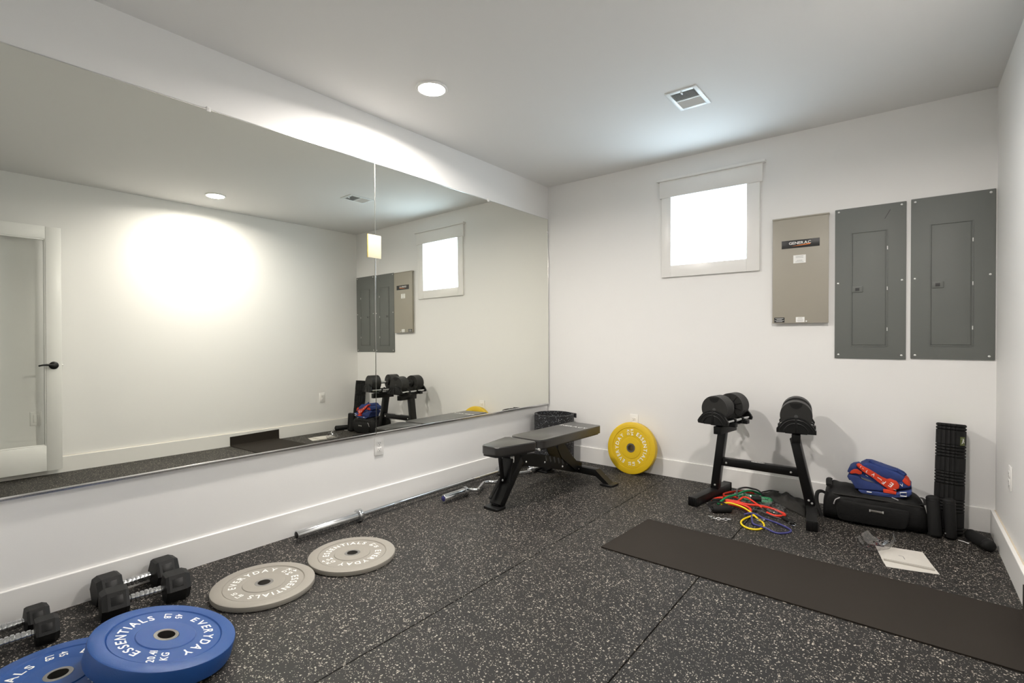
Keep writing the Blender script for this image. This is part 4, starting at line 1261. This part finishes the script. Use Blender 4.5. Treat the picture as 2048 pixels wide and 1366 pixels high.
MB().tube([(x - so[0], -0.3165 - so[1], z - so[2]) for x, z in [(2.610, 0.190), (2.640, 0.180)]], 0.0025, 8).build('strap_tip', 'cloth_grey', sp_)
MB().box(2.492 - so[0], 2.516 - so[0], -0.3155 - so[1], -0.311 - so[1], 0.198 - so[2], 0.203 - so[2], ).build('care_tag', 'print_white', sp_)

# =================================================================== FOAM ROLLER AND GRIP PADS
base_c, top_c = Vector((2.862, -0.158, 0.006)), Vector((2.876, -0.083, 0.612))
fr_ = thing('foam_roller', 'tall black ridged foam roller with green core leaning in the corner', 'foam roller')
fr_.matrix_world = frame(base_c, top_c, (0, -1, 0))
RL = (top_c - base_c).length
bands_ = []
z = 0.0
def seq(kind, L_, n_=1):
    global z
    for _ in range(n_):
        bands_.append((z, z + L_, kind))
        z += L_
seq('r', 0.0165, 2); seq('b', 0.074); seq('r', 0.0160, 4); seq('b', 0.074); seq('r', 0.0160, 4); seq('b', 0.074); seq('r', 0.0160, 4); seq('b', 0.074); seq('r', 0.0165, 2)
kz = RL / z
zs = []
for (a, b_, kd) in bands_:
    a *= kz
    b_ *= kz
    n_ = 5 if kd == 'r' else 6
    for i in range(n_ + 1):
        q = i / n_
        if kd == 'r':
            rr = 0.0605 + 0.0072 * math.sqrt(max(0, 1 - (2 * q - 1) ** 2))
        else:
            rr = 0.0605 if i in (0, n_) else 0.0668
        zz = a + (b_ - a) * (q if kd == 'r' else (0.0, 0.02, 0.06, 0.5, 0.94, 0.98, 1.0)[i])
        zs.append((zz, rr))
NS = 120
gro = [R(a) for a in (27, 49, 71, 89, 107, 207, 229, 251, 269, 287)]
vs_, fs = [], []
for (zz, rr) in zs:
    for k in range(NS):
        a = 2 * PI * k / NS
        dmin = min(abs((a - g_ + PI) % (2 * PI) - PI) for g_ in gro)
        r_ = rr - (0.0052 if dmin < R(2.2) else 0.0)
        vs_.append((r_ * math.cos(a), r_ * math.sin(a), zz))
nr_ = len(zs)
for (zz, rr) in ((RL, 0.0555), (0.0, 0.0555)):
    for k in range(NS):
        a = 2 * PI * k / NS
        vs_.append((rr * math.cos(a), rr * math.sin(a), zz))
for i in range(nr_ + 1):
    i2 = (i + 1) if i < nr_ + 1 else 0
    for k in range(NS):
        k2 = (k + 1) % NS
        fs.append((i * NS + k, i * NS + k2, i2 * NS + k2, i2 * NS + k))
for k in range(NS):
    k2 = (k + 1) % NS
    fs.append(((nr_ + 1) * NS + k, (nr_ + 1) * NS + k2, k2, k))
MB().add(vs_, fs).build('foam_sleeve', 'foam_black', fr_, angle=30)
MB().lathe([(0.0555, 0.003), (0.0555, RL - 0.003), (0.0515, RL - 0.003), (0.0515, 0.003)], 64, closed=True).build('core_tube', 'roller_green', fr_)
# badge curved on the sleeve
bv, bf = [], []
A0 = R(137)
for i in range(9):
    a = A0 + R(-13 + 26 * i / 8)
    for (zz, rr) in ((RL - 0.107 * kz, 0.0672), (RL - 0.063 * kz, 0.0672)):
        bv.append((rr * math.cos(a), rr * math.sin(a), zz))
for i in range(8):
    bf.append((2 * i, 2 * i + 2, 2 * i + 3, 2 * i + 1))
bd_ = MB().add(bv, bf).build('badge', 'badge_green', fr_)
tv = MB()
def on_roll(u, w):      # u across (m), w up from badge centre
    a = A0 + u / 0.0676
    return (0.0676 * math.cos(a), 0.0676 * math.sin(a), RL - 0.085 * kz + w)
for q in ([(-0.011, 0.012), (0.003, 0.016), (0.011, 0.006), (0.0, 0.008)], [(-0.008, -0.017), (-0.001, -0.012), (0.008, 0.010), (0.001, 0.012)], [(0.003, -0.002), (0.008, -0.010), (0.012, -0.008), (0.007, 0.004)]):
    tv.add([on_roll(*p) for p in q], [(0, 1, 2, 3)])
tv.build('badge_mark', 'print_white', bd_)

def capsule(r, L):
    pr = [(0, 0)]
    for i in range(1, 7):
        a = PI / 2 * i / 6
        pr.append((r * math.sin(a), r * 0.55 * (1 - math.cos(a))))
    for i in range(0, 6):
        a = PI / 2 * i / 6
        pr.append((r * math.cos(a), L - r * 0.55 + r * 0.55 * math.sin(a)))
    pr.append((0, L))
    return pr
def grip_pad(label, p0, p1, r):
    t = thing('grip_pad', label, 'foam pad', group='black foam grip pads')
    t.matrix_world = frame(p0, p1)
    L = (Vector(p1) - Vector(p0)).length
    MB().lathe(capsule(r, L), 32).build('foam_body', 'foam_black', t)
    MB().lathe([(r + 0.0002, L - 0.03), (r + 0.0009, L - 0.029), (r + 0.0009, L - 0.027), (r + 0.0002, L - 0.026)], 32, closed=True).build('seam_ring', 'plastic_black', t)
    return t
grip_pad('upright black foam pad next to the duffel bag end', (2.804, -0.290, 0.001), (2.790, -0.262, 0.226), 0.0305)
p2 = grip_pad('upright black foam pad in front of the foam roller', (2.869, -0.268, 0.001), (2.861, -0.258, 0.222), 0.0275)
MB().cyl((0.026, 0, 0.030), (0.0295, 0, 0.030), 0.004, seg=12).build('rivet', 'zinc', p2)
grip_pad('black foam pad lying on the floor by the right baseboard', (2.947, -0.205, 0.0305), (3.022, -0.380, 0.0305), 0.030)
tie = thing('cable_tie', 'short white cable tie on the floor in the corner', 'cable tie', (2.918, -0.280, 0))
MB().tube([(-0.018, 0.012, 0.0025), (0, 0.003, 0.003), (0.020, -0.011, 0.0025)], 0.0018, 6, smooth=3).build('tie_strip', 'plastic_white', tie)
MB().rbox(0.017, 0.024, -0.016, -0.009, 0.0003, 0.005, 0.001).build('tie_head', 'plastic_white', tie)

# =================================================================== PAPERS AND CLEAR PACKAGING
lf = thing('paper_leaflet', 'open white leaflet lying flat beneath the booklet', 'leaflet', (2.66, -0.75, 0))
def q2(poly): return [(x - 2.66, y + 0.75) for x, y in poly]
MB().prism(q2([(2.550, -0.640), (2.745, -0.600), (2.806, -0.857), (2.700, -0.890), (2.607, -0.912), (2.587, -0.825)]), 0.0005, 0.0016).build('sheet', 'paper', lf)
bk_ = thing('booklet', 'thin grey-white stapled booklet on top of the leaflet', 'booklet', (2.66, -0.75, 0.0016))
def leaf(x0, z0, dz): return None
MB().prism(q2([(2.590, -0.640), (2.744, -0.612), (2.790, -0.828), (2.594, -0.836)]), 0.0002, 0.0052).build('page_block', 'paper_grey', bk_)
cvp = MB().prism(q2([(2.588, -0.638), (2.746, -0.608), (2.788, -0.808), (2.592, -0.822)]), 0.0052, 0.0064).build('cover', 'paper', bk_)
MB().bar((2.650 - 2.66, -0.735 + 0.75, 0.0068), (2.668 - 2.66, -0.738 + 0.75, 0.0068), 0.003, 0.0006).bar((2.668 - 2.66, -0.738 + 0.75, 0.0068), (2.676 - 2.66, -0.775 + 0.75, 0.0068), 0.003, 0.0006).build('printed_mark', 'print_grey', cvp)
pk_ = thing('clear_packaging', 'torn clear plastic packaging curled beside the papers', 'packaging', (2.55, -0.69, 0))
nu, nv = 14, 40
def dish(i, j):
    # crumpled shallow dish with a torn, spiked rim
    q = i / nu
    a = 2 * PI * j / nv
    rim = 1 + 0.10 * math.sin(3 * a + 0.5) + 0.07 * math.sin(7 * a)
    spike = math.exp(-((a - 0.75) / 0.20) ** 2) + 0.7 * math.exp(-((a - 2.5) / 0.25) ** 2)
    x = 0.066 * q * rim * math.cos(a) * (1 - 0.10 * q * q)
    y = 0.098 * q * rim * math.sin(a) * (1 - 0.10 * q * q)
    z = 0.002 + (0.030 + 0.014 * math.sin(2 * a + 1.0)) * q ** 3 + 0.034 * spike * q ** 5 + 0.0022 * wob(x, y, 120, 1.1) * q
    return (x, y, max(0.0012, z))
vs_ = [dish(0, 0)] + [dish(i, j) for i in range(1, nu + 1) for j in range(nv)]
fs = [(0, 1 + j, 1 + (j + 1) % nv) for j in range(nv)]
for i in range(1, nu):
    for j in range(nv):
        j2 = (j + 1) % nv
        fs.append((1 + (i - 1) * nv + j, 1 + i * nv + j, 1 + i * nv + j2, 1 + (i - 1) * nv + j2))
shell = MB().add(vs_, fs, RZ(R(-22)) @ Matrix.Diagonal((1.25, 1.2, 1.3, 1))).build('plastic_shell', 'clear_plastic', pk_, angle=60)
sd = shell.modifiers.new('film', 'SOLIDIFY')
sd.thickness = 0.0007
